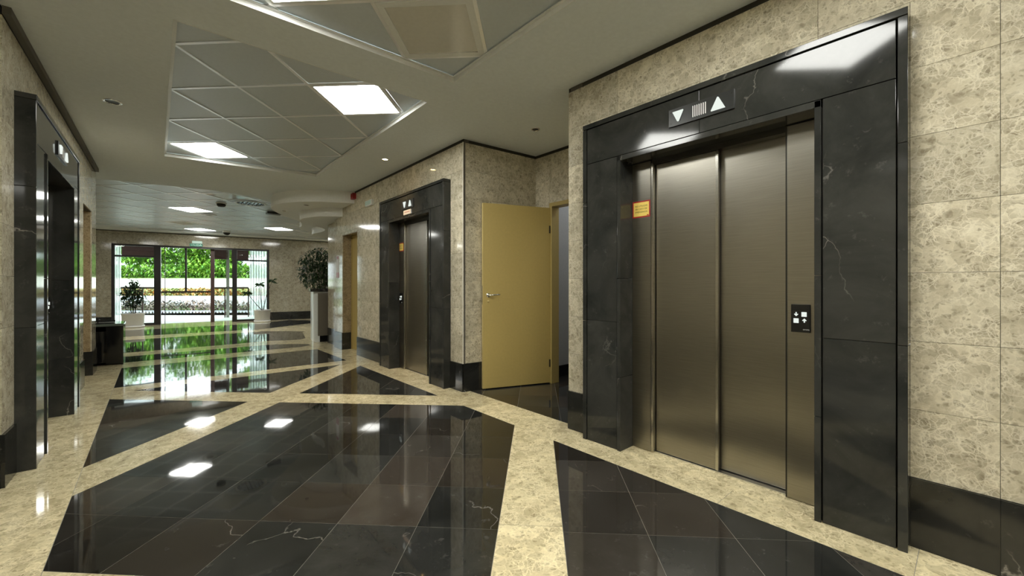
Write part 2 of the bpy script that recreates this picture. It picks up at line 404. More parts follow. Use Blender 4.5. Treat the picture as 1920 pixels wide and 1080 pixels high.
def inset(poly, d):
    n = len(poly)
    a = sum(poly[i][0]*poly[(i+1) % n][1]-poly[(i+1) % n][0]*poly[i][1] for i in range(n))
    if a < 0: poly = poly[::-1]
    out = poly
    for i in range(n):
        p, q = poly[i], poly[(i+1) % n]; ex, ey = q[0]-p[0], q[1]-p[1]; L = math.hypot(ex, ey)
        if L < 1e-6: continue
        nx, ny = -ey/L, ex/L
        out = clip(out, nx, ny, nx*p[0]+ny*p[1]+d)
        if len(out) < 3: return []
    return out
def frame_m(P, ang): return Matrix.Translation((P[0], P[1], 0)) @ Matrix.Rotation(ang, 4, 'Z')
LEAN_R = math.atan2(0.045, 4.35); LEAN_L = math.atan2(0.055, 4.35)
MR0 = frame_m((2.56, 0.0), -PI/2)                       # near right wall: local x = -Y, y = into the wall
MR1 = frame_m((2.555, 3.70), -PI/2-LEAN_R)              # right wall beyond the recess
ML1 = frame_m((-0.655, 3.70), PI/2-LEAN_L)              # left wall: local x = +Y
ZC = 2.79                                               # plaster ceiling height

# ------------------------------------------------------------------ floor
floor = MB().box(-8, 9, -5.2, 16.6, -0.12, -0.0007).build('floor', 'joint'); struct(floor, 'black and beige marble floor of the lobby', 'floor')
GAP = 0.0011
def slab(poly, name, mat, z=0.0):
    p = inset(poly, GAP)
    if len(p) < 3 or area(p) < 0.0008: return
    cx = sum(q[0] for q in p)/len(p); cy = sum(q[1] for q in p)/len(p)
    MB().prism([(q[0]-cx, q[1]-cy) for q in p], -0.010, 0).build(name, mat, floor, (cx, cy, z))
XL, XR = -0.34, 2.27
S = 3.37/6
def diag_tiles(region, mat='floor_dark', s0=2.18, d0=-0.263, st=S):
    """cut a convex region into square tiles laid at 45 degrees"""
    ss = [p[0]+p[1] for p in region]; ds = [p[0]-p[1] for p in region]
    i0, i1 = math.floor((min(ss)-s0)/st), math.ceil((max(ss)-s0)/st)
    j0, j1 = math.floor((min(ds)-d0)/st), math.ceil((max(ds)-d0)/st)
    for i in range(i0, i1):
        a = clip(clip(region, 1, 1, s0+i*st), -1, -1, -(s0+(i+1)*st))
        for j in range(j0, j1):
            b = clip(clip(a, 1, -1, d0+j*st), -1, 1, -(d0+(j+1)*st))
            if area(b) > 0.001: slab(b, 'tile', mat)
def rect(x0, x1, y0, y1): return [(x0, y0), (x1, y0), (x1, y1), (x0, y1)]
PER = 3.84
big = rect(XL, XR, -4.9, 6.2)
# bands: x+y in (1.72..2.18)+k*PER, x-y in (-0.263..0.18)+k*PER
SA, SB = 1.72, 2.18
DA, DB = -0.263, 0.177
for k in range(-2, 3):                                   # between the x+y bands
    for m in range(-3, 3):
        lo_s = SB+k*PER if k != 1 else 6.03; hi_s = SA+(k+1)*PER
        if k == 0: hi_s = 5.55
        lo_d = DB+(m)*PER; hi_d = DA+(m+1)*PER
        if m == -1: lo_d = -3.65
        if m == -2: hi_d = -4.12
        r = clip(clip(clip(clip(big, 1, 1, lo_s), -1, -1, -hi_s), 1, -1, lo_d), -1, 1, -hi_d)
        if area(r) > 0.01:
            diag_tiles(r, s0=lo_s if k != -1 else 1.72, d0=DA if m == -1 else (DB if m == 0 else lo_d))
def band_slabs(region, ax, ay, step=0.9, off=0.0):
    """cut a beige band across its length"""
    t = [p[0]*ax+p[1]*ay for p in region]
    k = math.floor((min(t)-off)/step)
    while off+k*step < max(t):
        r = clip(clip(region, ax, ay, off+k*step), -ax, -ay, -(off+(k+1)*step))
        if area(r) > 0.001: slab(r, 'marble_strip', 'floor_beige')
        k += 1
dbands = [(-4.12, -3.65), (-0.263, 0.177), (3.577, 4.017)]
sbands = [(-5.96, -5.50), (-2.12, -1.66), (1.72, 2.18), (5.55, 6.03)]
for a, b in dbands:
    r = clip(clip(big, 1, -1, a), -1, 1, -b)
    if area(r) > 0.01: band_slabs(r, 1, 1, 1.4)
for a, b in sbands:
    r0 = clip(clip(big, 1, 1, a), -1, -1, -b)
    cuts = [-99]+[x for ab in dbands for x in ab]+[99]
    for i in range(0, len(cuts), 2):
        r = clip(clip(r0, 1, -1, cuts[i]), -1, 1, -cuts[i+1])
        if area(r) > 0.005: band_slabs(r, 1, -1, 1.4, 0.3)
band_slabs(rect(XL, XR, 6.2, 6.5), 1, 0, 0.9)
band_slabs(rect(XR, 2.64, -4.9, 8.32), 0, 1, 0.75, 0.15)
band_slabs(rect(-0.78, XL, -4.9, 8.32), 0, 1, 0.75, 0.4)
diag_tiles(rect(XL, XR, 6.5, 8.0))
band_slabs(rect(XL, XR, 8.0, 8.32), 1, 0, 0.9)
# dark floors of the two recesses and of the room behind the yellow door
diag_tiles(rect(2.64, 5.8, 2.1, 3.8)); diag_tiles(rect(5.8, 6.3, 2.1, 3.8))
diag_tiles(rect(-1.75, -0.78, 2.15, 3.75))
# lobby: beige sheet of slabs with dark inlays
for (x0, x1) in ((-7.0, -3.0), (-3.0, 1.0), (1.0, 4.6), (4.6, 8.6)):
    for (y0, y1) in ((8.32, 11.0), (11.0, 13.8), (13.8, 16.5)):
        slab(rect(x0, x1, y0, y1), 'marble_strip', 'floor_beige')
slab(rect(2.64, 8.6, 6.4, 8.32), 'marble_strip', 'floor_beige'); slab(rect(-7, -0.78, 8.05, 8.32), 'marble_strip', 'floor_beige')
def inlay(pts):
    cx = sum(p[0] for p in pts)/len(pts); cy = sum(p[1] for p in pts)/len(pts)
    o = extrude2d('dark_inlay', [[(p[0]-cx, p[1]-cy) for p in pts]], -0.0005, 0.0006, 'floor_dark', floor); o.location = (cx, cy, 0)
inlay([(-4, 8.6), (2.1, 8.5), (2.32, 8.6), (2.34, 8.85), (2.1, 9.03), (1.77, 9.22), (-4, 9.3)])
inlay([(-4, 9.75), (1.2, 9.8), (1.82, 9.9), (2.15, 9.72), (2.4, 9.68), (2.55, 9.86), (2.62, 10.2), (2.69, 10.53), (2.75, 10.8), (2.78, 11.03), (2.9, 11.3), (2.6, 11.7), (2.2, 12.0), (-4, 12.1)])
inlay([(2.03, 12.6), (2.47, 12.85), (3.11, 13.3), (3.69, 13.7), (4.3, 14.2), (3.9, 15.0), (3.46, 15.4), (2.4, 14.62), (-3, 14.7), (-3, 12.9), (1.4, 12.8)])

# ------------------------------------------------------------------ tiled walls
def cut_rects(r, holes):
    out = [r]
    for (hx0, hx1, hz0, hz1) in holes:
        nx = []
        for (x0, x1, z0, z1) in out:
            if hx1 <= x0 or hx0 >= x1 or hz1 <= z0 or hz0 >= z1: nx.append((x0, x1, z0, z1)); continue
            if hx0 > x0: nx.append((x0, hx0, z0, z1))
            if hx1 < x1: nx.append((hx1, x1, z0, z1))
            a, b = max(x0, hx0), min(x1, hx1)
            if hz0 > z0: nx.append((a, b, z0, hz0))
            if hz1 < z1: nx.append((a, b, hz1, z1))
        out = nx
    return [q for q in out if q[1]-q[0] > 0.004 and q[3]-q[2] > 0.004]
TILES = {}
def wall_tile(w, h, t, mat):
    k = (round(w, 3), round(h, 3), t, mat)
    if k not in TILES: TILES[k] = MB().box(-w/2, w/2, 0, t, -h/2, h/2).mesh('tile', mat)
    return TILES[k]
def tiled_wall(name, mw, x0, x1, holes=(), label='', ztop=2.755, joint0=0.08, tw=0.60, th=0.306, base=0.31, thick=0.12, mat='wall', basemat='base', baseproud=0.012, gapstrip=True, tiles=True, backtop=ZC):
    w = empty(name, mw, label, 'wall', None, 'structure')
    T = 0.012
    mb = MB()
    for (a, b, c, d) in cut_rects((x0, x1, 0, backtop), holes): mb.box(a, b, T, T+thick, c, d)
    mb.build('backing', 'grout', w)
    if not tiles:
        mb = MB()
        for (a, b, c, d) in cut_rects((x0, x1, base, ztop), holes): mb.box(a, b, 0, T, c, d)
        mb.build('facing', mat, w)
        mb = MB()
        for (a, b, c, d) in cut_rects((x0, x1, 0, base), holes): mb.box(a, b, -baseproud, T, c, d)
        mb.build('skirting', basemat, w)
        return w
    k0 = math.floor((x0-joint0)/tw)
    k = k0
    while joint0+k*tw < x1:
        cx0, cx1 = max(x0, joint0+k*tw), min(x1, joint0+(k+1)*tw)
        if cx1-cx0 > 0.003:
            z = base
            while z < ztop-0.01:
                z1 = min(z+th, ztop)
                for (a, b, c, d) in cut_rects((cx0, cx1, z, z1), holes):
                    link('tile', wall_tile(b-a-0.0016, d-c-0.0016, T, mat), w, ((a+b)/2, 0, (c+d)/2))
                z += th
            for (a, b, c, d) in cut_rects((cx0, cx1, 0, base), holes):
                if b-a > 0.01:
                    link('skirting_tile', wall_tile(b-a-0.0012, d-c-0.002, T+baseproud, basemat), w, ((a+b)/2, -baseproud, (c+d)/2))
        k += 1
    if gapstrip:
        mb = MB().box(x0, x1, 0.004, T, ztop, ZC); mb.build('gap_shade_strip', 'gap', w)  # dark strip painted in as the shade along the wall top
    return w
E1C, HW, HH = -1.075, 0.895, 2.393          # elevator 1 centre in local x, half width and height of a portal
s2 = -1.15                                    # centre of elevator 2 along the far right wall
tiled_wall('wall_right', MR0, -2.19, 0.75, [(E1C-HW, E1C+HW, 0, HH)], 'beige marble wall around the near elevator on the right', joint0=0.081)
tiled_wall('wall_right', MR0, 0.75, 5.0, [], 'plain beige marble wall right of the camera, out of view', tiles=False)
tiled_wall('wall_right', MR1, -4.36, 0.0, [(s2-HW, s2+HW, 0, HH), (-3.93, -3.18, 0, 2.10)], 'beige marble wall around the far elevator on the right', joint0=0.0, thick=0.24)
# recess on the right with the yellow door
tiled_wall('wall_right', frame_m((2.56, 3.702), math.atan2(-0.10, 1.02)), 0.0, 1.03, [], 'marble return wall left of the open yellow door', joint0=-0.12, thick=0.1)
tiled_wall('wall_right', frame_m((3.58, 3.62), -PI/2), 0.0, 1.42, [(0.26, 1.20, 0, 2.16)], 'marble wall around the yellow door frame', joint0=0.02, thick=0.1)
tiled_wall('wall_right', frame_m((3.58, 2.18), PI), 0.0, 1.02, [], 'marble return wall right of the yellow door', tiles=False)
# left side
tiled_wall('wall_left', ML1, 0.0, 4.36, [(0.255, 0.255+2*HW, 0, HH), (3.18, 3.93, 0, 2.14)], 'polished beige marble wall on the left with elevator', joint0=0.25-0.6, thick=0.24, ztop=2.735)
gs = MB().box(0.0, 4.30, -0.035, 0.0, 2.745, ZC).build('trim_1', 'gapgrey', mw=ML1); struct(gs, 'strip coloured as the shade of the groove between left wall and ceiling', 'trim')  # dark colour takes the place of shade in the ceiling groove
tiled_wall('wall_left', frame_m((-1.72, 3.705), 0), 0.0, 1.06, [], 'marble return wall at the left edge of the picture', joint0=0.1, ztop=2.735, thick=0.1)
tiled_wall('wall_left', frame_m((-1.70, 2.15), PI/2), 0.0, 1.56, [], 'back wall of the left recess', tiles=False)
tiled_wall('wall_left', frame_m((-0.66, 2.18), PI), 0.0, 1.04, [], 'near return wall of the left recess', tiles=False)
tiled_wall('wall_left', frame_m((-0.66, -5.0), PI/2), 0.0, 7.18, [], 'beige marble wall left of the camera', tiles=False)
tiled_wall('wall_near', frame_m((-0.7, -4.98), PI), -3.3, 0.1, [], 'end wall behind the camera', tiles=False)
# lobby shell
tiled_wall('wall_left', frame_m((-0.62, 8.10), PI), 0.0, 6.4, [], 'lobby wall turning left beyond the corridor', tiles=False, thick=0.03)
tiled_wall('wall_left', frame_m((-7.0, 8.0), PI/2), 0.0, 9.3, [], 'far left wall of the lobby', tiles=False)
tiled_wall('wall_right', frame_m((8.6, 17.0), -PI/2), 0.0, 8.9, [], 'far right wall of the lobby', tiles=False)
tiled_wall('wall_right', frame_m((2.9, 8.08), 0), 0.0, 5.8, [], 'wall behind the reception', tiles=False, thick=0.05)
ct_ = MB().box(2.549, 2.557, 3.694, 3.704, 0.31, 2.755).build('trim_2', 'corner'); struct(ct_, 'thin pale corner strip left of the yellow door', 'trim')
# pilaster just beyond the end of the right wall
pil = empty('wall_pilaster', (0, 0, 0), 'beige pilaster beyond the end of the right wall', 'wall', None, 'structure')
MB().box(2.70, 3.05, 8.10, 8.78, 0.31, 2.43).build('facing', 'wall', pil)
MB().box(2.69, 3.06, 8.09, 8.79, 0.0, 0.31).build('skirting', 'base', pil)

# ---- back wall with the glazed entrance (seen a little obliquely)
BANG = math.atan2(-0.15, 1.0)
MBK = frame_m((-0.1, 16.3), BANG)             # local x to the right along the wall, y outwards
def bx(X): return (X+0.1)/math.cos(BANG)
GX0, GX1, GH = bx(-0.91), bx(2.96), 2.40
tiled_wall('wall_back', MBK, -7.1, 9.0, [(GX0, GX1, 0, GH)], 'beige marble wall around the glass entrance, backlit shade put into its colour', joint0=0.2, base=0.27, mat='wall_lobby', thick=0.2, ztop=2.76, th=0.61, tw=0.9, gapstrip=False)

# ------------------------------------------------------------------ ceilings
R1 = [(0.09, 3.21), (1.81, 3.17), (1.81, 6.42), (0.10, 6.65)]
R2 = [(0.09, -0.52), (1.785, -0.55), (1.79, 2.72), (0.09, 2.79)]
R3 = [(0.09, -4.2), (1.79, -4.2), (1.79, -0.98), (0.09, -0.98)]
curve = [(-7, 8.95), (-3, 8.95), (-1.2, 8.85), (-0.65, 8.75), (-0.17, 8.67), (0.34, 8.57), (0.76, 8.52), (1.15, 8.58), (1.45, 8.74), (1.7, 9.0), (1.85, 9.3), (2.2, 9.6), (3, 9.9), (8.6, 10)]
outer = [(-7, -5.2), (8.6, -5.2)]+curve[::-1]
ceil = extrude2d('ceiling', [outer, R1, R2, R3], ZC, ZC+0.045, 'plaster'); struct(ceil, 'grey plaster ceiling with two tiled recesses', 'ceiling')
MB().box(-7.2, 8.9, -5.3, 17.3, 2.96, 3.06).build('roof_slab', 'plaster', ceil)
bo = MBK
def bk(x, y): v = MBK @ Vector((x, y, 0)); return (v.x, v.y)
border = [bk(-7.1, -0.55), bk(9, -0.55), bk(9, 0.3), bk(-7.1, 0.3)]
extrude2d('border_strip', [border], ZC, ZC+0.045, 'plaster', ceil)
# white angle trims of the two recesses
def edge_trim(loop, i, w=0.022, zt=ZC+0.04):
    p, q = Vector(loop[i]+(0,)), Vector(loop[(i+1) % len(loop)]+(0,))
    c = Vector((sum(a[0] for a in loop)/4, sum(a[1] for a in loop)/4, 0))
    d = (q-p); L = d.length; d.normalize(); n = Vector((-d.y, d.x, 0))
    if (c-p).dot(n) < 0: n = -n
    a, b = p, q
    mb = MB()
    A, B = a+n*0.003, b+n*0.003; A2, B2 = a+n*w+d*0.02, b+n*w-d*0.02
    mb.prism([(A.x, A.y), (B.x, B.y), (B2.x, B2.y), (A2.x, A2.y)], zt-0.012, zt-0.006)     # shelf that carries the tiles
    A3, B3 = a-n*0.0005, b-n*0.0005; A4, B4 = a+n*0.004, b+n*0.004
    mb.prism([(A3.x, A3.y), (B3.x, B3.y), (B4.x, B4.y), (A4.x, A4.y)], ZC-0.003, zt-0.006)
    mb.build('angle_trim', 'trim', ceil, recalc=True)
for L_ in (R1, R2):
    for i in range(4): edge_trim(L_, i)
ZT = ZC+0.038
DG = 0.8485
def panel_light(poly, lit, label, grp, z):
    cx = sum(p[0] for p in poly)/len(poly); cy = sum(p[1] for p in poly)/len(poly)
    t = empty('ceiling_light', (cx, cy, z), label, 'light', grp)
    loc = [(p[0]-cx, p[1]-cy) for p in poly]
    outp = inset(loc, 0.012); inn = inset(loc, 0.03 if lit else 0.055)
    extrude2d('frame', [outp, inn], -0.004, 0.02, 'trim', t)
    MB().prism(inset(loc, 0.028 if lit else 0.053), 0.002, 0.010).build('diffuser', 'panel' if lit else 'offpanel', t)
def grid_ceiling(region, s0, d0, lights, z, convex=True):
    """region convex polygon; lights maps (cell centre) to (lit, label)"""
    ss = [p[0]+p[1] for p in region]; ds = [p[0]-p[1] for p in region]
    i0, i1 = math.floor((min(ss)-s0)/DG), math.ceil((max(ss)-s0)/DG)
    j0, j1 = math.floor((min(ds)-d0)/DG), math.ceil((max(ds)-d0)/DG)
    for i in range(i0, i1):
        a = clip(clip(region, 1, 1, s0+i*DG), -1, -1, -(s0+(i+1)*DG))
        for j in range(j0, j1):
            b = clip(clip(a, 1, -1, d0+j*DG), -1, 1, -(d0+(j+1)*DG))
            if area(b) < 0.004: continue
            sc, dc = s0+(i+0.5)*DG, d0+(j+0.5)*DG
            hit = None
            for (lx, ly, lit, label) in lights:
                if abs(lx+ly-sc) < DG/2 and abs(lx-ly-dc) < DG/2: hit = (lit, label)
            if hit:
                panel_light(b, hit[0], hit[1], None, z); continue
            p = inset(b, 0.0125)
            if len(p) < 3: continue
            cx = sum(q[0] for q in p)/len(p); cy = sum(q[1] for q in p)/len(p)
            MB().prism([(q[0]-cx, q[1]-cy) for q in p], 0, 0.012).build('ceiling_tile', 'ctile', ceil, (cx, cy, z+0.005))
    w = 0.0115*math.sqrt(2)
    for i in range(i0, i1+1):
        b = clip(clip(region, 1, 1, s0+i*DG-w/1), -1, -1, -(s0+i*DG+w/1))
        if area(b) > 0.003: MB().prism(b, z-0.001, z+0.006).build('grid_bar', 'cbar', ceil)
    for j in range(j0, j1+1):
        b = clip(clip(region, 1, -1, d0+j*DG-w/1), -1, 1, -(d0+j*DG+w/1))
        if area(b) > 0.003: MB().prism(b, z-0.0018, z+0.0055).build('grid_bar', 'cbar', ceil)
grid_ceiling(R1, 5.42, -2.665, [(1.375, 3.62, True, 'lit square ceiling panel nearest the elevators in the middle recess'),
                                (0.53, 6.165, True, 'lit square panel at the far left end of the middle ceiling recess')], ZT)
grid_ceiling(R2, 3.26, -1.36, [(0.526, 2.31, True, 'lit ceiling panel cut by the top edge of the picture'),
                               (1.374, 2.31, False, 'unlit beige framed ceiling panel in the nearest recess'),
                               (1.374, 0.613, True, 'lit ceiling panel above the camera, mirrored in the near portal'),
                               (0.526, 0.613, False, 'unlit ceiling panel just behind the camera')], ZT)
grid_ceiling(R3, 3.26, -1.36, [(1.374, -1.09, True, 'first added fill panel behind the camera, unseen'),  # unseen panels added behind the camera for more light on the foreground
                               (0.526, -2.78, True, 'second added fill panel behind the camera, unseen'),
                               (0.526, -1.09, True, 'third added fill panel behind the camera, unseen'), (1.374, -2.78, True, 'fourth added fill panel behind the camera, unseen')], ZT)
lobby = [(-6.9, 8.4), (8.4, 8.4), bk(8.5, -0.4), bk(-7, -0.4)]
grid_ceiling(lobby, 11.4257, -11.0443, [(0.55, 11.2, True, 'lit lobby ceiling panel in the middle, nearest of the bright ones'),
                               (1.04, 15.06, True, 'lit lobby ceiling panel above the entrance'),
                               (2.74, 13.36, True, 'lit lobby ceiling panel right of the entrance'),
                               (1.04, 9.11, False, 'unlit lobby ceiling panel by the curved ceiling edge, catching daylight'),
                               (-1.5, 11.66, True, 'lit lobby ceiling panel hidden by the left wall'),
                               (0.62, 13.5, False, 'unlit lobby ceiling panel between two lit ones'),
                               (4.44, 11.66, True, 'lit panel above the reception'),
                               (-3.2, 10.0, True, 'added fill panel in the unseen left part of the lobby, nearer one'),  # this panel and the next two are added, unseen, to brighten the lobby
                               (-4.0, 14.2, True, 'added fill panel in the unseen left part of the lobby, farther one'),
                               (5.3, 14.2, True, 'added fill panel in the unseen right part of the lobby')], ZT)
# dropped curved soffits over the reception
T1 = [(2.62, 7.0), (2.4, 7.12), (2.2, 7.22), (2.02, 7.34), (1.84, 7.52), (1.72, 7.7), (1.64, 7.9), (1.59, 8.1), (1.585, 8.3), (1.61, 8.48), (1.68, 8.68), (1.83, 8.98), (1.98, 9.22), (2.14, 9.45), (2.32, 9.66), (2.44, 9.85),
      (2.55, 10.15), (2.64, 10.53), (2.66, 10.8), (2.74, 11.1), (2.85, 11.3), (3.0, 11.5), (3.3, 12.0), (3.9, 12.3), (5.5, 12.5), (8.5, 12.5), (8.5, 7.0)]
T2 = [(2.62, 7.6), (2.48, 7.68), (2.36, 7.77), (2.26, 7.88), (2.18, 8.04), (2.13, 8.2), (2.10, 8.36), (2.11, 8.55), (2.15, 8.72), (2.24, 8.9), (2.38, 9.08), (2.56, 9.22), (2.74, 9.36), (2.88, 9.58), (2.95, 9.85), (2.96, 10.1), (2.93, 10.4), (2.915, 10.6), (2.94, 10.8),
      (3.03, 11.0), (3.17, 11.17), (3.5, 11.55), (3.8, 11.8), (4.5, 12.0), (8.4, 12.0), (8.4, 7.6)]
def smooth_side(o):
    for p in o.data.polygons: p.use_smooth = abs(p.normal.z) < 0.5
sof = empty('ceiling_soffit', (0, 0, 0), 'curved two step plaster soffit over the reception', 'ceiling', None, 'structure')
a = extrude2d('upper_step', [T1], 2.592, ZC, 'soffit', sof); smooth_side(a)
a = extrude2d('lower_step', [T2], 2.437, 2.592, 'soffit', sof); smooth_side(a)

# ------------------------------------------------------------------ elevators
def elevator(mw, xc, label, panel_side, sign=True):
    t = empty('elevator', mw @ Matrix.Translation((xc, 0, 0)), label, 'elevator', 'elevators')
    P = 0.092; G = 0.006
    xo, xi, xr = HW-0.036, 0.590, 0.560           # slab edge, slab inner edge, opening edge
    zo, zi, zr = HH-0.036, 2.092, 2.055
    zj = (0.0, 0.912, 2.112)
    for sgn in (-1, 1):
        for k in range(2):
            MB().box(sgn*(xi+G/2), sgn*(xo-G/2), -P+0.006, 0.03, zj[k]+0.001, zj[k+1]-0.001 if k == 0 else zi).build('jamb_slab', 'portal', t, bevel=0.0015)
        # outer moulding in three lengths, inner trim and reveal
        for (z0, z1) in ((0, 0.905), (0.907, 1.80), (1.802, zo)):
            MB().box(sgn*(xo+G/2), sgn*HW, -P, 0.03, z0, z1).build('edge_moulding', 'portal', t, bevel=0.002)
        for (z0, z1) in ((0, 0.52), (0.522, 1.22), (1.222, zi-0.003)):
            MB().box(sgn*xr, sgn*(xi-G/2), -P-0.002, 0.17, z0, z1).build('reveal_slab', 'portal', t, bevel=0.002)
        MB().box(sgn*(xi-0.01), sgn*(HW-0.01), -P+0.03, 0.05, 0, 2.3).build('backing', 'gap', t)
    for (x0, x1) in ((-xo+G/2, -0.012), (-0.010, xo-G/2)):
        MB().box(x0, x1, -P+0.006, 0.03, zi+0.004, zo-G/2).build('lintel_slab', 'portal', t, bevel=0.0015)
    MB().box(-HW, HW, -P-0.002, 0.03, zo+G/2, HH).build('edge_moulding', 'portal', t, bevel=0.002)
    MB().box(-xi+G/2, xi-G/2, -P-0.002, 0.17, zr, zi-0.002).build('reveal_slab', 'portal', t, bevel=0.002)
    MB().box(-HW+0.01, HW-0.01, -P+0.03, 0.05, zi+0.002, HH-0.01).build('backing', 'gap', t)
    # steel car front
    Y0 = 0.06
    MB().box(-0.56, -0.415, Y0, Y0+0.03, 0.004, 2.05).build('side_panel', 'steel', t, bevel=0.002)
    MB().box(-0.412, -0.392, Y0-0.004, Y0+0.06, 0.004, 2.03).build('post', 'steel_post', t, bevel=0.003)
    XR_, XS = (0.405, 0.014) if panel_side > 0 else (0.53, 0.17)
    MB().box(XR_, 0.56, Y0, Y0+0.03, 0.004, 2.05).build('side_panel', 'steel', t, bevel=0.002)
    MB().box(XR_-0.007, XR_, Y0, Y0+0.06, 0.004, 2.05).build('panel_edge', 'steel_dark', t)
    d1 = MB().box(-0.388, XS+0.014, Y0+0.03, Y0+0.055, 0.012, 2.02).build('door_leaf', 'steel', t, bevel=0.002)
    MB().box(XS, XS+0.016, Y0+0.027, Y0+0.03, 0.012, 2.02).build('leaf_edge', 'steel_post', d1)
    MB().box(XS-0.034, XR_-0.007, Y0+0.072, Y0+0.095, 0.012, 2.03).build('door_leaf', 'steel', t, bevel=0.002)
    MB().box(-0.41, 0.56, Y0+0.01, Y0+0.12, 2.022, 2.055).build('header', 'steel_dark', t)
    MB().box(-0.56, 0.56, Y0+0.12, Y0+0.16, 0.0, 2.055).build('shaft_panel', 'black', t)
    MB().box(-0.40, XR_, Y0+0.024, Y0+0.12, -0.002, 0.008).build('sill', 'alu', t, bevel=0.001)
    MB().box(-0.56, 0.56, -P+0.001, Y0+0.024, -0.008, 0.0004).build('threshold', 'floor_beige', t)
    # indicator above the door
    z0, z1 = 2.178, 2.288
    if panel_side > 0: x0, x1 = -0.20, 0.19
    else: x0, x1 = -0.17, 0.17
    ind = MB().box(x0, x1, -P-0.004, -P+0.006, z0, z1).build('indicator_panel', 'plate', t, bevel=0.001)
    zc = (z0+z1)/2
    def tri(cx, up, w=0.034, h=0.038):
        a = [(cx-w, zc-h), (cx+w, zc-h), (cx+0.003, zc+h), (cx-0.003, zc+h)] if up else [(cx-w, zc+h), (cx+w, zc+h), (cx+0.004, zc-h), (cx-0.004, zc-h)]
        MB().prism_y(a, -P-0.016, -P-0.004).build('arrow_light', 'lens', ind, bevel=0.002)
    if panel_side > 0:
        tri(-0.137, False, 0.034, 0.032); tri(0.103, True, 0.040, 0.036)
        for k in range(7):
            MB().box(-0.048+k*0.0125, -0.0425+k*0.0125, -P-0.0052, -P-0.0038, zc-0.034, zc+0.034).build('bar', 'white', ind)
        for sx in (x0+0.015, x1-0.015):
            for sz in (z0+0.02, z1-0.02): MB().lathe([(0, -0.001), (0.003, -0.001), (0.003, 0.001)], (sx, -P-0.004, sz), 8, 'y').build('screw', 'steel_dark', ind)
    else:
        tri(-0.07, False); tri(0.085, True)
        sg = MB().box(-0.10, 0.105, -P-0.007, -P+0.006, 2.100, 2.158).build('notice_plate', 'paper', t)
        for k in range(9):      # one line of lettering too small to read in the photograph
            MB().box(-0.065+k*0.0155, -0.055+k*0.0155, -P-0.0078, -P-0.0068, 2.126, 2.138).build('lettering', 'pink_ink', sg)
    # yellow warning sticker
    if sign:
        st = MB().box(-0.563+0.007, -0.418, Y0-0.0015, Y0+0.001, 1.660, 1.778).build('warning_sticker', 'sticker_red', t)
        st['label'] = 'yellow warning sticker with red border reading NO UTILIZAR EN CASO DE EMERGENCIA'
        MB().box(-0.548, -0.426, Y0-0.0022, Y0-0.0012, 1.669, 1.769).build('sticker_face', 'sticker_yellow', st)
        for k, s_ in enumerate(('NO UTILIZAR', 'EN CASO DE', 'EMERGENCIA')):
            text('lettering', s_, 0.0165, 'ink', st, (-0.487, Y0-0.0024, 1.742-k*0.0215), depth=0.0002, sx=0.98)
        MB().box(-0.442, -0.428, Y0-0.0026, Y0-0.002, 1.6705, 1.677).build('corner_mark', 'sticker_red', st)
    # push button plate
    bxc = 0.470 if panel_side > 0 else -0.487
    bp = MB().box(bxc-0.044, bxc+0.044, Y0-0.010, Y0+0.001, 0.920, 1.070).build('button_plate', 'black', t, bevel=0.002)
    q = 0.0115
    for (dx, dz) in ((0.016, 1.017), (-0.020, 0.982)):
        MB().box(bxc+dx-q, bxc+dx+q, Y0-0.0145, Y0-0.010, dz-0.0125, dz+0.0125).build('button', 'lens', bp, bevel=0.001)
    def arrow(cx, cz, up):
        s = 1 if up else -1
        pts = [(0, 0.011), (0.010, 0.0005), (0.0066, -0.003), (0.0028, 0.001), (0.0028, -0.011), (-0.0028, -0.011), (-0.0028, 0.001), (-0.0066, -0.003), (-0.010, 0.0005)]
        mb = MB()
        for tr_ in ((0, 1, 2, 3), (0, 8, 7, 6), (0, 3, 4, 5, 6)):
            mb.prism_y([(cx+pts[i][0], cz+s*pts[i][1]) for i in tr_], Y0-0.0112, Y0-0.0098)
        mb.build('arrow_mark', 'lens', bp)
    arrow(bxc-0.020, 1.017, False); arrow(bxc+0.017, 0.984, True)
    MB().box(bxc-0.036, bxc+0.036, Y0-0.0108, Y0-0.0098, 1.0348, 1.0356).build('plate_line', 'steel_dark', bp)
    text('lettering', 'orona', 0.012, 'white', bp, (bxc+0.025, Y0-0.0103, 0.936), depth=0.0004)
    return t
elevator(MR0, E1C, 'large elevator with black marble portal on the right, nearest the camera', 1)
elevator(MR1, s2, 'second elevator with black portal beyond the open yellow door', -1)
e3 = elevator(ML1, 0.255+HW, 'elevator with black polished portal on the left wall', 1)

# ------------------------------------------------------------------ open yellow door and its room
def door_leaf(mw, w, h, label, handle=True, name='door'):
    t = empty(name, mw, label, 'door', None)
    MB().box(0.0, w, 0.0, 0.040, 0.012, h).build('leaf', 'yellow', t, bevel=0.002)
    MB().box(-0.003, 0.0, 0.0, 0.040, 0.012, h).build('edge_band', 'yellow_edge', t)
    if handle:
        MB().box(-0.0045, -0.003, 0.010, 0.030, 0.96, 1.17).build('lock_plate', 'steel_post', t)
        for side in (-1, 1):
            y = 0.0 if side < 0 else 0.040
            h_ = MB().lathe([(0.0, side*0.009), (0.022, side*0.009), (0.026, side*0.005), (0.026, 0.0)], (0.060, y, 1.065), 20, 'y').build('rosette', 'chrome', t)
            MB().tube([(0.060, y, 1.065), (0.060, y+side*0.045, 1.065), (0.070, y+side*0.052, 1.066), (0.125, y+side*0.052, 1.070), (0.185, y+side*0.050, 1.072)], [0.009, 0.009, 0.010, 0.009, 0.008], 10).build('lever', 'chrome', h_)
            MB().lathe([(0.0, side*0.006), (0.012, side*0.006), (0.014, 0.0)], (0.060, y, 0.995), 16, 'y').build('keyhole_cover', 'yellow_edge', t)
    return t
ang = math.atan2(3.345-3.640, 3.585-2.774)
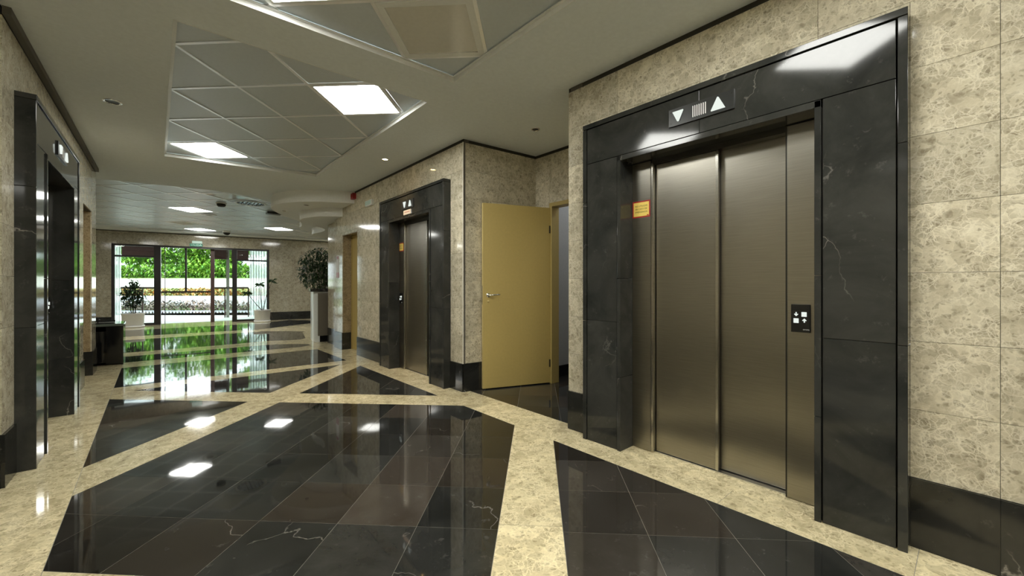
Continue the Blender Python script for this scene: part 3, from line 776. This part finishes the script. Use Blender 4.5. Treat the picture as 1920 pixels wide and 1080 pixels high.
door_leaf(frame_m((2.774, 3.625), ang), 0.865, 2.105, 'open pale yellow door with chrome lever handle')
fr = empty('door_frame', frame_m((3.58, 3.62), -PI/2), 'yellow wooden frame of the open door', 'door frame')
MB().box(0.26, 0.305, -0.012, 0.115, 0, 2.165).build('jamb', 'yellow_frame', fr, bevel=0.002)
MB().box(1.155, 1.20, -0.012, 0.115, 0, 2.165).build('jamb', 'yellow_frame', fr, bevel=0.002)
MB().box(0.305, 1.155, -0.012, 0.115, 2.118, 2.165).build('head', 'yellow_frame', fr, bevel=0.002)
MB().box(0.27, 0.285, -0.03, -0.013, 0.2, 0.29).build('hinge', 'steel_dark', fr)
MB().box(0.27, 0.285, -0.03, -0.013, 1.8, 1.89).build('hinge', 'steel_dark', fr)
rm = empty('wall_storeroom', (0, 0, 0), 'grey painted walls seen through the yellow door', 'wall', None, 'structure')
MB().box(3.71, 4.35, 3.52, 3.60, 0.0, 2.8).build('side_wall', 'room', rm)
MB().box(4.30, 6.3, 3.62, 3.70, 0.0, 2.8).build('side_wall', 'room', rm)
MB().box(4.95, 5.0, 1.9, 3.62, 0.0, 2.8).build('back_wall', 'room', rm)
MB().box(3.71, 5.0, 1.95, 2.0, 0.0, 2.8).build('side_wall', 'room', rm)
MB().box(4.936, 4.95, 2.0, 3.62, 0.0, 0.14).build('skirting', 'black', rm)
MB().box(3.71, 4.36, 3.507, 3.52, 0.0, 0.14).build('skirting', 'black', rm)
sl = empty('ceiling_light', (4.3, 2.75, 2.78), 'added ceiling panel brightening the storeroom, unseen behind the door frame', 'light')  # unseen panel added to brighten the room behind the door
MB().box(-0.3, 0.3, -0.3, 0.3, -0.01, 0.015).build('frame', 'trim', sl); MB().box(-0.27, 0.27, -0.27, 0.27, -0.014, -0.010).build('diffuser', 'storepanel', sl)
MB().box(3.6, 5.0, 1.95, 3.62, 2.795, 2.80).build('store_ceiling', 'room', rm)
bn = empty('waste_bin', (4.42, 3.36, 0), 'black waste bin with liner seen past the open yellow door', 'bin')
MB().lathe([(0.0, 0.0), (0.095, 0.0), (0.10, 0.01), (0.125, 0.33), (0.115, 0.33), (0.09, 0.02), (0.0, 0.02)], seg=28).build('body', 'black', bn)
MB().lathe([(0.13, 0.22), (0.137, 0.30), (0.142, 0.352), (0.136, 0.368), (0.122, 0.36), (0.112, 0.30)], seg=28).build('liner', 'bag', bn)
MB().lathe([(0.0, 0.0), (0.115, 0.0), (0.115, 0.016), (0.0, 0.016)], seg=28).build('foot', 'black', bn)

# closed doors set into the two side walls
d2 = empty('door', MR1 @ Matrix.Translation((-3.93, 0, 0)), 'closed yellow door in the right wall, left of the second elevator', 'door')
MB().box(0.03, 0.72, 0.17, 0.205, 0.01, 2.065).build('leaf', 'yellow', d2)
MB().box(0.0, 0.03, 0.155, 0.225, 0, 2.10).build('jamb', 'yellow_frame', d2)
MB().box(0.72, 0.75, 0.155, 0.225, 0, 2.10).build('jamb', 'yellow_frame', d2)
MB().box(0.03, 0.72, 0.155, 0.225, 2.065, 2.10).build('head', 'yellow_frame', d2)
MB().box(0.0, 0.008, 0.012, 0.155, 0.31, 2.10).build('reveal', 'reveal', d2)
MB().box(0.0, 0.012, -0.012, 0.155, 0, 0.31).build('reveal_base', 'base', d2)
MB().box(0.0, 0.75, 0.012, 0.155, 2.09, 2.10).build('reveal', 'reveal', d2)
d3 = empty('door', ML1 @ Matrix.Translation((3.18, 0, 0)), 'closed door set deep in the left wall past the elevator', 'door')
MB().box(0.03, 0.72, 0.17, 0.205, 0.01, 2.105).build('leaf', 'yellow', d3)
MB().box(0.0, 0.03, 0.155, 0.225, 0, 2.14).build('jamb', 'yellow_frame', d3)
MB().box(0.72, 0.75, 0.155, 0.225, 0, 2.14).build('jamb', 'yellow_frame', d3)
MB().box(0.03, 0.72, 0.155, 0.225, 2.105, 2.14).build('head', 'yellow_frame', d3)
MB().box(0.742, 0.75, 0.012, 0.155, 0.31, 2.14).build('reveal', 'reveal', d3)
MB().box(0.738, 0.75, -0.012, 0.155, 0, 0.31).build('reveal_base', 'base', d3)

# ------------------------------------------------------------------ ceiling fittings
def downlight(x, y, z, label, lit=False, r=0.045):
    t = empty('downlight', (x, y, z), label, 'light', 'small round downlights')
    MB().lathe([(r*0.72, -0.001), (r*0.8, -0.006), (r, -0.005), (r*1.04, 0.0)], seg=24).build('ring', 'chrome', t)
    MB().lathe([(r*0.72, -0.001), (r*0.55, 0.0), (0, 0.0)] if lit else [(r*0.74, -0.002), (r*0.5, -0.0005), (0, -0.0005)], seg=20).build('lens', 'spot' if lit else 'steel_dark', t)
downlight(-0.27, 5.0, ZC, 'unlit chrome downlight in the ceiling by the left elevator', r=0.065)
downlight(2.22, 4.96, ZC, 'glowing warm downlight above the second elevator', True)
downlight(2.96, 2.98, ZC, 'unlit downlight in the ceiling above the yellow door')
downlight(2.25, 0.99, ZC, 'downlight above the near elevator, out of view')
downlight(2.02, 7.75, 2.592, 'tiny downlight under the upper soffit step, right one')
downlight(1.86, 8.62, 2.592, 'tiny downlight under the upper soffit step, left one')
spot = bpy.data.lights.new('spot', 'SPOT'); spot.energy = 32; spot.color = (1.0, 0.66, 0.30); spot.spot_size = math.radians(95); spot.spot_blend = 0.8; spot.shadow_soft_size = 0.03
so = bpy.data.objects.new('spot_lamp', spot); COL.objects.link(so); so.location = (2.22, 4.96, ZC-0.03)
ZL = ZT
sm = empty('smoke_detector', (1.02, 9.97, ZL), 'dark round smoke detector hanging from the lobby ceiling', 'detector')
MB().lathe([(0.0, -0.075), (0.05, -0.072), (0.075, -0.05), (0.08, -0.02), (0.06, 0.0)], seg=24).build('body', 'steel_dark', sm)
MB().lathe([(0.05, -0.02), (0.09, -0.008), (0.095, 0.0)], seg=24).build('base_ring', 'white', sm)
dm = empty('security_camera', (1.66, 14.9, ZL), 'dark dome camera on the ceiling near the entrance', 'camera')
MB().lathe([(0.0, -0.13), (0.05, -0.12), (0.085, -0.08), (0.09, -0.05)], seg=20).build('dome', 'black', dm)
MB().lathe([(0.09, -0.05), (0.10, -0.045), (0.10, 0.0), (0.0, 0.0)], seg=20).build('base_ring', 'white', dm)
gr = empty('round_air_grille', (1.46, 9.55, ZL-0.012), 'round white air grille beside the curved ceiling edge', 'grille')
MB().lathe([(0.235, 0.004), (0.235, -0.004), (0.27, -0.006), (0.28, 0.004)], seg=36).build('rim', 'trim', gr)
MB().lathe([(0.0, 0.012), (0.235, 0.012)], seg=36).build('back_plate', 'black', gr)
for k in range(7):
    xx = -0.19+k*0.063; L = math.sqrt(max(0.01, 0.234**2-xx*xx))
    MB().box(xx-0.006, xx+0.006, -L, L, -0.002, 0.008).build('slat', 'steel_dark', gr)
rg = empty('downlight', (0.98, 11.72, ZL-0.004), 'white round downlight in the lobby tiles beside the lit panel', 'light', 'small round downlights')
MB().lathe([(0.07, 0.0), (0.08, -0.012), (0.13, -0.012), (0.14, 0.004)], seg=28).build('ring', 'trim', rg)
MB().lathe([(0.07, 0.0), (0.0, 0.002)], seg=28).build('lens', 'steel_dark', rg)
sp = empty('ceiling_speaker', (2.02, 10.35, ZL), 'flat dark box hanging from the lobby ceiling by the soffit', 'speaker')
MB().box(-0.14, 0.14, -0.09, 0.09, -0.06, -0.012).build('body', 'steel_dark', sp, bevel=0.01)
MB().box(-0.03, 0.03, -0.03, 0.03, -0.012, 0.004).build('bracket', 'steel_dark', sp)

# ------------------------------------------------------------------ things on the right wall
al = empty('alarm_bell', MR1 @ Matrix.Translation((-3.28, 0, 2.70)), 'small red fire alarm box high on the right wall', 'alarm')
MB().box(-0.055, 0.055, -0.06, 0.0, -0.05, 0.05).build('housing', 'red', al, bevel=0.006)
MB().lathe([(0.0, -0.012), (0.03, -0.010), (0.036, 0.0)], (0, -0.06, 0), 20, 'y').build('sounder', 'red', al)
el = empty('emergency_light', MR1 @ Matrix.Translation((-2.60, 0, 2.48)), 'white emergency light left of the second elevator', 'light')
MB().box(-0.13, 0.13, -0.045, 0.0, -0.045, 0.045).build('housing', 'white', el, bevel=0.008)
MB().box(-0.11, 0.11, -0.052, -0.045, -0.03, 0.03).build('lens', 'pale', el, bevel=0.003)
sg = empty('fire_sign', MR1 @ Matrix.Translation((-4.18, 0, 1.52)), 'small red and white fire notice on the end of the right wall', 'sign')
MB().box(-0.07, 0.07, -0.004, 0.0, -0.20, 0.22).build('sign_board', 'paper', sg)
MB().box(-0.07, 0.07, -0.006, -0.003, -0.20, -0.10).build('red_field', 'red', sg)
MB().box(-0.055, 0.055, -0.006, -0.003, 0.15, 0.205).build('red_field', 'red', sg)

# ------------------------------------------------------------------ entrance glazing
W = empty('window_1', MBK, 'dark framed glass entrance wall', 'window', None, 'structure')
def fb(x0, x1, z0, z1, y0=0.0, y1=0.07, mat='frame', name='frame_bar', p=W): return MB().box(x0, x1, y0, y1, z0, z1).build(name, mat, p)
x212, x292, x300, x436, x441, x503 = bx(-0.873), bx(0.035), bx(0.165), bx(1.93), bx(2.03), bx(2.93)
fb(GX0, x212+0.03, 0, GH); fb(GX0, GX1, GH-0.055, GH)
fb(x292-0.02, x300, 0, GH, -0.02, 0.10); fb(x436+0.0, x441+0.03, 0, GH, -0.02, 0.10); fb(GX1-0.075, GX1, 0, GH)
fb(x212, x292, 2.02, 2.07); fb(x441, GX1, 1.99, 2.04)
fb(x212, x292, 0.0, 0.06); fb(x441, GX1, 0.0, 0.06)
for (a, b, z0, z1) in ((x212+0.03, x292-0.02, 0.06, 2.02), (x212+0.03, x292-0.02, 2.07, GH-0.055), (x441+0.03, GX1-0.075, 0.06, 1.99), (x441+0.03, GX1-0.075, 2.04, GH-0.055)):
    fb(a, b, z0, z1, 0.03, 0.036, 'glass', 'pane')
# sliding glass doors in the middle, half open, with slim rails
D = empty('door_1', MBK @ Matrix.Translation((0, 0.12, 0)), 'glass sliding doors in the middle of the entrance', 'door', None, 'structure')
xm = bx(0.75); x396, x402 = bx(1.36), bx(1.46)
x306 = bx(0.24)
MB().box(x300, x396, 0.0, 0.05, 0.955, 1.005).build('rail', 'frame', D)
MB().box(xm-0.03, xm+0.02, 0.0, 0.05, 0.98, GH-0.04).build('stile', 'frame', D)
MB().box(x396, x402, 0.0, 0.07, 0.0, GH-0.03).build('stile', 'frame_brown', D)
MB().box(x306, x306+0.015, 0.0, 0.03, 0.0, GH-0.04).build('stile', 'frame', D)
MB().box(x300, x441, 0.0, 0.05, GH-0.05, GH-0.02).build('head_rail', 'white', D)
MB().box(x306+0.02, xm-0.03, 0.02, 0.026, 0.02, GH-0.05).build('pane', 'glass', D)
MB().box(x402, x436, 0.02, 0.026, 0.02, GH-0.05).build('pane', 'glass', D)
# outer screen of the vestibule
MV = frame_m((-0.1, 18.6), BANG)
V = empty('window_2', MV, 'brown outer glazed screen of the entrance porch', 'window', None, 'structure')
import math as _m
F = Vector((math.sin(math.radians(41.5)), math.cos(math.radians(41.5)), 0)); Rr = Vector((math.cos(math.radians(41.5)), -math.sin(math.radians(41.5)), 0))
def on_line(px, mw):
    """x along a wall line where picture column px meets it (used to read positions off the photograph)"""
    d = F+Rr*((px-960)/760.0); inv = mw.inverted(); o = inv @ Vector((0, 0, 0)); e = inv @ d
    k = -o.y/(e.y-o.y); return o.x+k*(e.x-o.x), k
def zat(py, k): return 1.17+(536-py)/760.0*k
def vb(px0, px1, py0, py1, mat, name, th=0.05):
    a, ka = on_line(px0, MV); b, kb = on_line(px1, MV); k = (ka+kb)/2
    return MB().box(a, b, 0, th, zat(py1, k), zat(py0, k)).build(name, mat, V)
vb(228, 296, 452, 481, 'fascia', 'fascia_board', 0.12); vb(400, 428, 458, 486, 'fascia', 'fascia_board', 0.12); vb(434, 466, 459, 487, 'fascia', 'fascia_board', 0.12)
vb(226, 296, 538, 541.5, 'frame_brown', 'rail'); vb(400, 466, 538, 541.5, 'frame_brown', 'rail')
vb(266, 268.5, 540, 604, 'frame_brown', 'post'); vb(420.5, 423, 540, 604, 'frame_brown', 'post'); vb(464.5, 467, 540, 604, 'frame_brown', 'post')
vb(396, 400, 456, 604, 'frame_brown', 'post')
vb(212, 227, 452, 606, 'frosted', 'ribbed_pane', 0.01); vb(468, 504, 452, 606, 'frosted', 'ribbed_pane', 0.01)
for px in (214, 218.5, 223, 470, 475, 480, 485, 490, 495, 500): vb(px, px+0.8, 452, 606, 'outpillar', 'rib', 0.03)
vb(424, 430, 440, 606, 'outpillar', 'pillar', 0.08)
porch = MB().box(-1.4, 3.6, 0.35, 2.6, 2.75, 2.87).build('porch_roof', 'fascia', V, mw=Matrix.Translation((0, -2.6, 0)))
# exit sign above the entrance
ex = empty('exit_sign', MBK @ Matrix.Translation((bx(1.02), 0, 2.48)), 'green exit sign reading SALIDA above the entrance', 'sign')
MB().box(-0.11, 0.14, -0.05, 0.0, 0.02, 0.10).build('lamp_housing', 'pale', ex, bevel=0.006)
MB().box(-0.17, 0.15, -0.03, 0.0, -0.075, 0.015).build('sign_board', 'green', ex, bevel=0.003)
text('lettering', 'SALIDA', 0.085, 'pale', ex, (-0.01, -0.031, -0.030), depth=0.001)

# ------------------------------------------------------------------ plants
def leaves(mb, pts, size, jit=0.3, rng=random):
    for p in pts:
        a, b_ = rng.uniform(0, 2*PI), rng.uniform(-1.1, 0.5)
        d = Vector((math.cos(a)*math.cos(b_), math.sin(a)*math.cos(b_), math.sin(b_))); u = d.cross(Vector((0, 0, 1))).normalized(); n = u.cross(d)
        s = size*rng.uniform(0.7, 1.3); p = Vector(p)
        q = [p, p+d*s*0.4+u*s*0.22, p+d*s-n*s*0.15, p+d*s*0.4-u*s*0.22]
        mb.add([tuple(v) for v in q], [(0, 1, 2, 3)])
def blob(n, c, r, rng=random, bottom=1.0):
    out = []
    while len(out) < n:
        v = Vector((rng.uniform(-1, 1), rng.uniform(-1, 1), rng.uniform(-bottom, 1)))
        if 0.15 < v.length < 1: out.append((c[0]+v.x*r[0], c[1]+v.y*r[1], c[2]+v.z*r[2]))
    return out
def pot(t, r, h):
    MB().lathe([(0, 0), (r*0.86, 0), (r*0.9, 0.01), (r*0.98, h*0.93), (r*1.04, h*0.95), (r*1.04, h), (r*0.93, h), (r*0.9, h*0.88)], seg=40).build('pot', 'pot', t)
    MB().lathe([(0, h*0.9), (r*0.92, h*0.9)], seg=30).build('soil', 'soil', t)
    MB().lathe([(0, 0.001), (r*0.98, 0.001), (r*1.0, 0.05), (r*0.92, 0.05)], seg=40).build('saucer', 'pot', t)
# left ficus in a white pot
p1 = empty('potted_ficus', (-0.43, 15.70, 0), 'bushy ficus in a wide white pot at the left of the entrance', 'plant')
pot(p1, 0.25, 0.40)
mb = MB()
for k in range(4):
    a = k*1.6; mb.tube([(0.03*math.cos(a), 0.03*math.sin(a), 0.36), (0.08*math.cos(a), 0.08*math.sin(a), 0.7), (0.16*math.cos(a+.4), 0.16*math.sin(a+.4), 1.05)], [0.014, 0.011, 0.006], 6)
mb.build('stem', 'stem', p1)
mb = MB(); leaves(mb, blob(520, (0, 0, 0.92), (0.25, 0.25, 0.36))+blob(60, (0.02, 0, 1.28), (0.1, 0.1, 0.12)), 0.11); lf = mb.build('foliage', 'leaf_in', p1); lf['kind'] = 'stuff'
# sparse dracaena on the right
p2 = empty('potted_dracaena', (2.66, 15.30, 0), 'sparse tall dracaena in a white pot at the right of the entrance', 'plant')
pot(p2, 0.235, 0.39)
mb = MB(); tops = [((0, 0, 0.36), (-0.04, 0.05, 0.8), (-0.07, 0.02, 1.2)), ((0.02, 0, 0.36), (0.12, 0, 0.85), (0.28, 0.03, 1.32)), ((0, 0.02, 0.36), (-0.2, 0, 0.62), (-0.42, -0.02, 0.93))]
for tt in tops: mb.tube(tt, [0.012, 0.01, 0.007], 6)
mb.build('stem', 'stem', p2)
mb = MB()
for tt in tops:
    c = Vector(tt[2])
    for k in range(16):
        a = k*2.4; e = c+Vector((math.cos(a)*0.17, math.sin(a)*0.17, random.uniform(-0.12, 0.10))); u = Vector((-math.sin(a), math.cos(a), 0))*0.012
        m_ = (c+e)/2+Vector((0, 0, 0.05))
        mb.add([tuple(c-u), tuple(c+u), tuple(m_+u), tuple(e), tuple(m_-u)], [(0, 1, 2, 3, 4)])
lf = mb.build('foliage', 'leaf_in', p2); lf['kind'] = 'stuff'
# bushy plant behind the reception counter
p3 = empty('potted_ficus', (3.46, 11.80, 0), 'large bushy dark green ficus behind the reception counter', 'plant')
pot(p3, 0.2, 0.4)
mb = MB()
for k in range(5):
    a = k*1.3; mb.tube([(0, 0, 0.36), (0.05*math.cos(a), 0.05*math.sin(a), 0.9), (0.2*math.cos(a), 0.2*math.sin(a), 1.6)], [0.018, 0.014, 0.008], 6)
mb.build('stem', 'stem', p3)
mb = MB(); leaves(mb, blob(2600, (0, 0, 1.62), (0.60, 0.55, 0.62)), 0.10); lf = mb.build('foliage', 'leaf_in', p3); lf['kind'] = 'stuff'

# ------------------------------------------------------------------ reception counter
ct = empty('reception_counter', (0, 0, 0), 'reception counter with dark top and pale curved front by the right wall', 'counter')
front = [(2.52, 9.0), (2.54, 9.3), (2.60, 9.65), (2.73, 10.0), (2.89, 10.4), (3.03, 10.8), (3.16, 11.2)]
back = [(3.4, 11.2), (3.3, 10.8), (3.17, 10.4), (3.06, 10.0), (3.0, 9.6), (3.0, 9.0)]
extrude2d('body', [front+back], 0.0, 1.05, 'counter_front', ct)
def grow(pts, d): return [(p[0]-d, p[1]) for p in pts]
extrude2d('top', [grow([(2.52, 8.94)]+front[1:], 0.06)+[(3.42, 11.25)]+back[1:-1]+[(3.02, 8.94)]], 1.05, 1.11, 'counter_top', ct)
MB().box(2.56, 3.0, 8.955, 8.995, 0.13, 1.02).build('end_panel', 'counter_body', ct, bevel=0.003)
MB().box(2.60, 3.0, 8.975, 8.995, 0.0, 0.13).build('plinth', 'black', ct)

# ------------------------------------------------------------------ black side desk on the left
ds = empty('side_desk', (0, 0, 0), 'low black lacquered side desk past the left wall', 'desk')
MB().box(-1.75, -0.33, 8.36, 8.95, 0.575, 0.61).build('top', 'lacquer_top', ds, bevel=0.004)
MB().box(-0.36, -0.335, 8.37, 8.94, 0.0, 0.575).build('side_panel', 'lacquer', ds, bevel=0.002)
MB().box(-1.75, -1.72, 8.37, 8.94, 0.0, 0.575).build('side_panel', 'lacquer', ds, bevel=0.002)
MB().box(-1.72, -0.52, 8.40, 8.42, 0.04, 0.50).build('front_panel', 'lacquer', ds)
MB().box(-0.52, -0.36, 8.372, 8.392, 0.02, 0.575).build('front_panel', 'lacquer', ds)
MB().box(-1.72, -0.36, 8.90, 8.92, 0.0, 0.57).build('back_panel', 'lacquer', ds)
MB().box(-1.72, -0.36, 8.42, 8.90, 0.28, 0.30).build('shelf', 'lacquer', ds)
tr = empty('document_tray', (-0.66, 8.62, 0.612), 'flat black tray on the side desk', 'tray')
MB().box(-0.30, 0.22, -0.16, 0.16, 0, 0.012).build('base', 'black', tr, bevel=0.003)
MB().box(-0.30, 0.22, 0.15, 0.16, 0.012, 0.03).build('rim', 'black', tr)
mb = MB(); rr_ = random.Random(3)
orn = empty('dried_arrangement', (-0.78, 8.62, 0.626), 'dark low dried arrangement lying on the desk tray', 'decoration')
leaves(mb, blob(90, (0, 0, 0.035), (0.22, 0.1, 0.035), rr_), 0.06, rng=rr_); lf = mb.build('foliage', 'black', orn); lf['kind'] = 'stuff'

# ------------------------------------------------------------------ outdoors
# the street outside runs square to this axis: local x to the right, y away
MO = frame_m((0, 0), -math.radians(41.5))
def mo(x, y): v = MO @ Vector((x, y, 0)); return (v.x, v.y)
ter = MB().prism([bk(-14, 0.21), bk(12, 0.21), mo(2, 16.2), mo(-26, 16.2)], -0.10, -0.004).build('terrace_paving', 'concrete'); struct(ter, 'pale terrace paving in front of the entrance', 'ground')
GZ = -1.9
gmb = MB()
rows = [(30.5, GZ), (31, -0.1), (33.5, 0.3), (35.5, 0.95), (43.0, 2.0), (70, 3.2), (120, 5.0)]
for (a, za), (b, zb) in zip(rows[:-1], rows[1:]):
    gmb.add([(-110, a, za), (60, a, za), (60, b, zb), (-110, b, zb)], [(0, 1, 2, 3)])
bank = gmb.build('grass_bank', 'lawn', mw=MO); struct(bank, 'sunlit grass bank rising beyond the car park', 'ground')
rd = MB().box(-60, 30, 16.2, 30.6, GZ-0.08, GZ).build('car_park', 'road', mw=MO); struct(rd, 'car park below the terrace', 'ground')
fc = empty('picket_fence', MO @ Matrix.Translation((-21, 26.2, GZ)), 'white picket railing behind the parked cars', 'fence')
MB().box(-12, 14, 0.03, 0.06, 1.40, 1.47).build('top_rail', 'picket', fc); MB().box(-12, 14, 0.03, 0.06, 0.12, 0.18).build('bottom_rail', 'picket', fc)
pk = MB().box(-0.045, 0.045, -0.02, 0.02, 0.05, 1.46).mesh('picket', 'picket')
for k in range(118): link('picket', pk, fc, (-11.8+k*0.215, 0, 0))
lw = MB().box(-60, 20, 30.6, 31.0, -0.3, 0.40).build('low_wall', 'wallwhite', mw=MO); tag(lw, 'long pale low wall in front of the orange hedge', 'wall')
def hedge(x0, x1, y, z0, z1, n, mat, label, size, seed, dy=0.6):
    r = random.Random(seed); mb = MB()
    pts = [(r.uniform(x0, x1), y+r.uniform(-dy, dy), r.uniform(z0, z1)+0.10*math.sin(r.random()*6)) for _ in range(n)]
    leaves(mb, pts, size, rng=r); o = mb.build('hedge', mat, mw=MO); tag(o, label, 'hedge', None, 'stuff'); return o
hedge(-34, -10, 28.6, -1.6, 0.14, 9000, 'leaf_shrub', 'brownish shrubs directly behind the picket railing', 0.30, 11, 0.9)
hedge(-36, -10, 33.0, 0.25, 1.00, 6500, 'leaf_hedge', 'orange and green hedge above the low pale wall', 0.28, 12)
hedge(-48, -18, 44.5, 1.9, 3.5, 11000, 'leaf_tree', 'dense green bushes under the trees on the bank', 0.42, 17, 1.0)
road2 = MB().box(-80, 20, 35.6, 42.5, 0.90, 0.98).build('upper_road', 'concrete', mw=MO @ Matrix.Translation((0, 0, 0))); struct(road2, 'bleached upper road beyond the hedge', 'ground')
road2.matrix_world = MO @ Matrix.Translation((0, 35.6, 0.95)) @ Matrix.Rotation(math.atan2(1.05, 7.5), 4, 'X') @ Matrix.Translation((0, -35.6, -0.95))
def tree(x, y, z, h, r, n, mat, label, seed, size=0.46, base=0.22):
    rn = random.Random(seed)
    t = empty('tree', MO @ Matrix.Translation((x, y, z)), label, 'tree', 'trees beyond the car park')
    MB().tube([(0, 0, -0.4), (0.05, 0, h*0.3), (0.0, 0.1, h*0.62)], [0.12, 0.09, 0.05], 8).build('trunk', 'bark', t)
    mb = MB(); pts = []
    for k in range(11):
        a = rn.uniform(0, 6.28); q = rn.uniform(0, 0.65)*r
        c = (q*math.cos(a), q*math.sin(a), h*rn.uniform(base, 0.9)); s = r*rn.uniform(0.30, 0.55)
        pts += blob(n//11, c, (s, s, s*0.8), rn)
    leaves(mb, pts, size, rng=rn); f = mb.build('crown', mat, t); f['kind'] = 'stuff'
# (picture column, distance, height, radius, leaf, label)
specs = [(150, 47, 9.5, 3.6, 'leaf_tree', 'leftmost dark green tree on the bank, behind the left wall'),
         (222, 50, 10, 3.6, 'leaf_pale', 'pale tree on the bank behind the left glass pane'),
         (268, 46, 7.6, 3.4, 'leaf_tree', 'deep green tree on the bank just left of the thick mullion'),
         (322, 50, 10.5, 3.8, 'leaf_tree', 'tallest deep green tree on the bank behind the sliding doors'),
         (366, 46, 6.0, 2.8, 'leaf_tree', 'low green tree behind the middle of the sliding doors'),
         (404, 51, 9.5, 3.4, 'leaf_pale', 'pale tree beyond the brown door post'),
         (436, 46, 6.6, 2.8, 'leaf_tree', 'small green tree beyond the right mullion'),
         (474, 50, 10, 3.6, 'leaf_pale', 'pale tree behind the right glass pane'),
         (520, 46, 8.5, 3.4, 'leaf_tree', 'rightmost dark green tree on the bank')]
for k, (px, y, h, r, mt, lb) in enumerate(specs):
    tree((px-960)/760*y, y, 1.7, h, r, 4200, mt, lb, 100+k)
def car(x, y, rz, mat, label):
    t = empty('car', MO @ Matrix.Translation((x, y, GZ)) @ Matrix.Rotation(rz, 4, 'Z'), label, 'car')
    body = [(-2.05, 0.35), (-2.0, 0.75), (-1.75, 0.9), (-1.0, 0.98), (-0.55, 1.38), (-0.3, 1.46), (0.75, 1.46), (1.1, 1.38), (1.75, 0.98), (2.05, 0.85), (2.08, 0.35)]
    b = MB().prism_y(body, -0.82, 0.82).build('body', mat, t, bevel=0.05)
    for s in (-1, 1):
        MB().prism_y([(-0.9, 0.98), (-0.5, 1.34), (0.1, 1.38), (0.1, 0.98)], s*0.825, s*0.84).build('side_window', 'carglass', t)
        MB().prism_y([(0.18, 0.98), (0.18, 1.38), (1.0, 1.34), (1.5, 0.98)], s*0.825, s*0.84).build('side_window', 'carglass', t)
        for xx in (-1.25, 1.3):
            MB().lathe([(0.0, -0.1), (0.2, -0.1), (0.31, -0.09), (0.31, 0.09), (0.2, 0.1), (0.0, 0.1)], (xx, s*0.76, 0.31), 20, 'y').build('wheel', 'black', t)
    mb = MB(); mb.add([(-1.0, -0.7, 1.0), (-1.0, 0.7, 1.0), (-0.56, 0.62, 1.385), (-0.56, -0.62, 1.385)], [(0, 1, 2, 3)]); mb.v = [(a-0.03, b_, c+0.03) for a, b_, c in mb.v]; mb.build('windscreen', 'carglass', t)
    mb = MB(); mb.add([(1.13, -0.62, 1.385), (1.13, 0.62, 1.385), (1.72, 0.7, 1.0), (1.72, -0.7, 1.0)], [(0, 1, 2, 3)]); mb.v = [(a+0.03, b_, c+0.03) for a, b_, c in mb.v]; mb.build('rear_window', 'carglass', t)
car((370-960)/760*23.4, 23.4, PI/2, 'orange', 'orange car parked below the terrace behind the middle doors')
car((466-960)/760*23.0, 23.0, PI+0.2, 'teal', 'dark teal car parked behind the right pane')
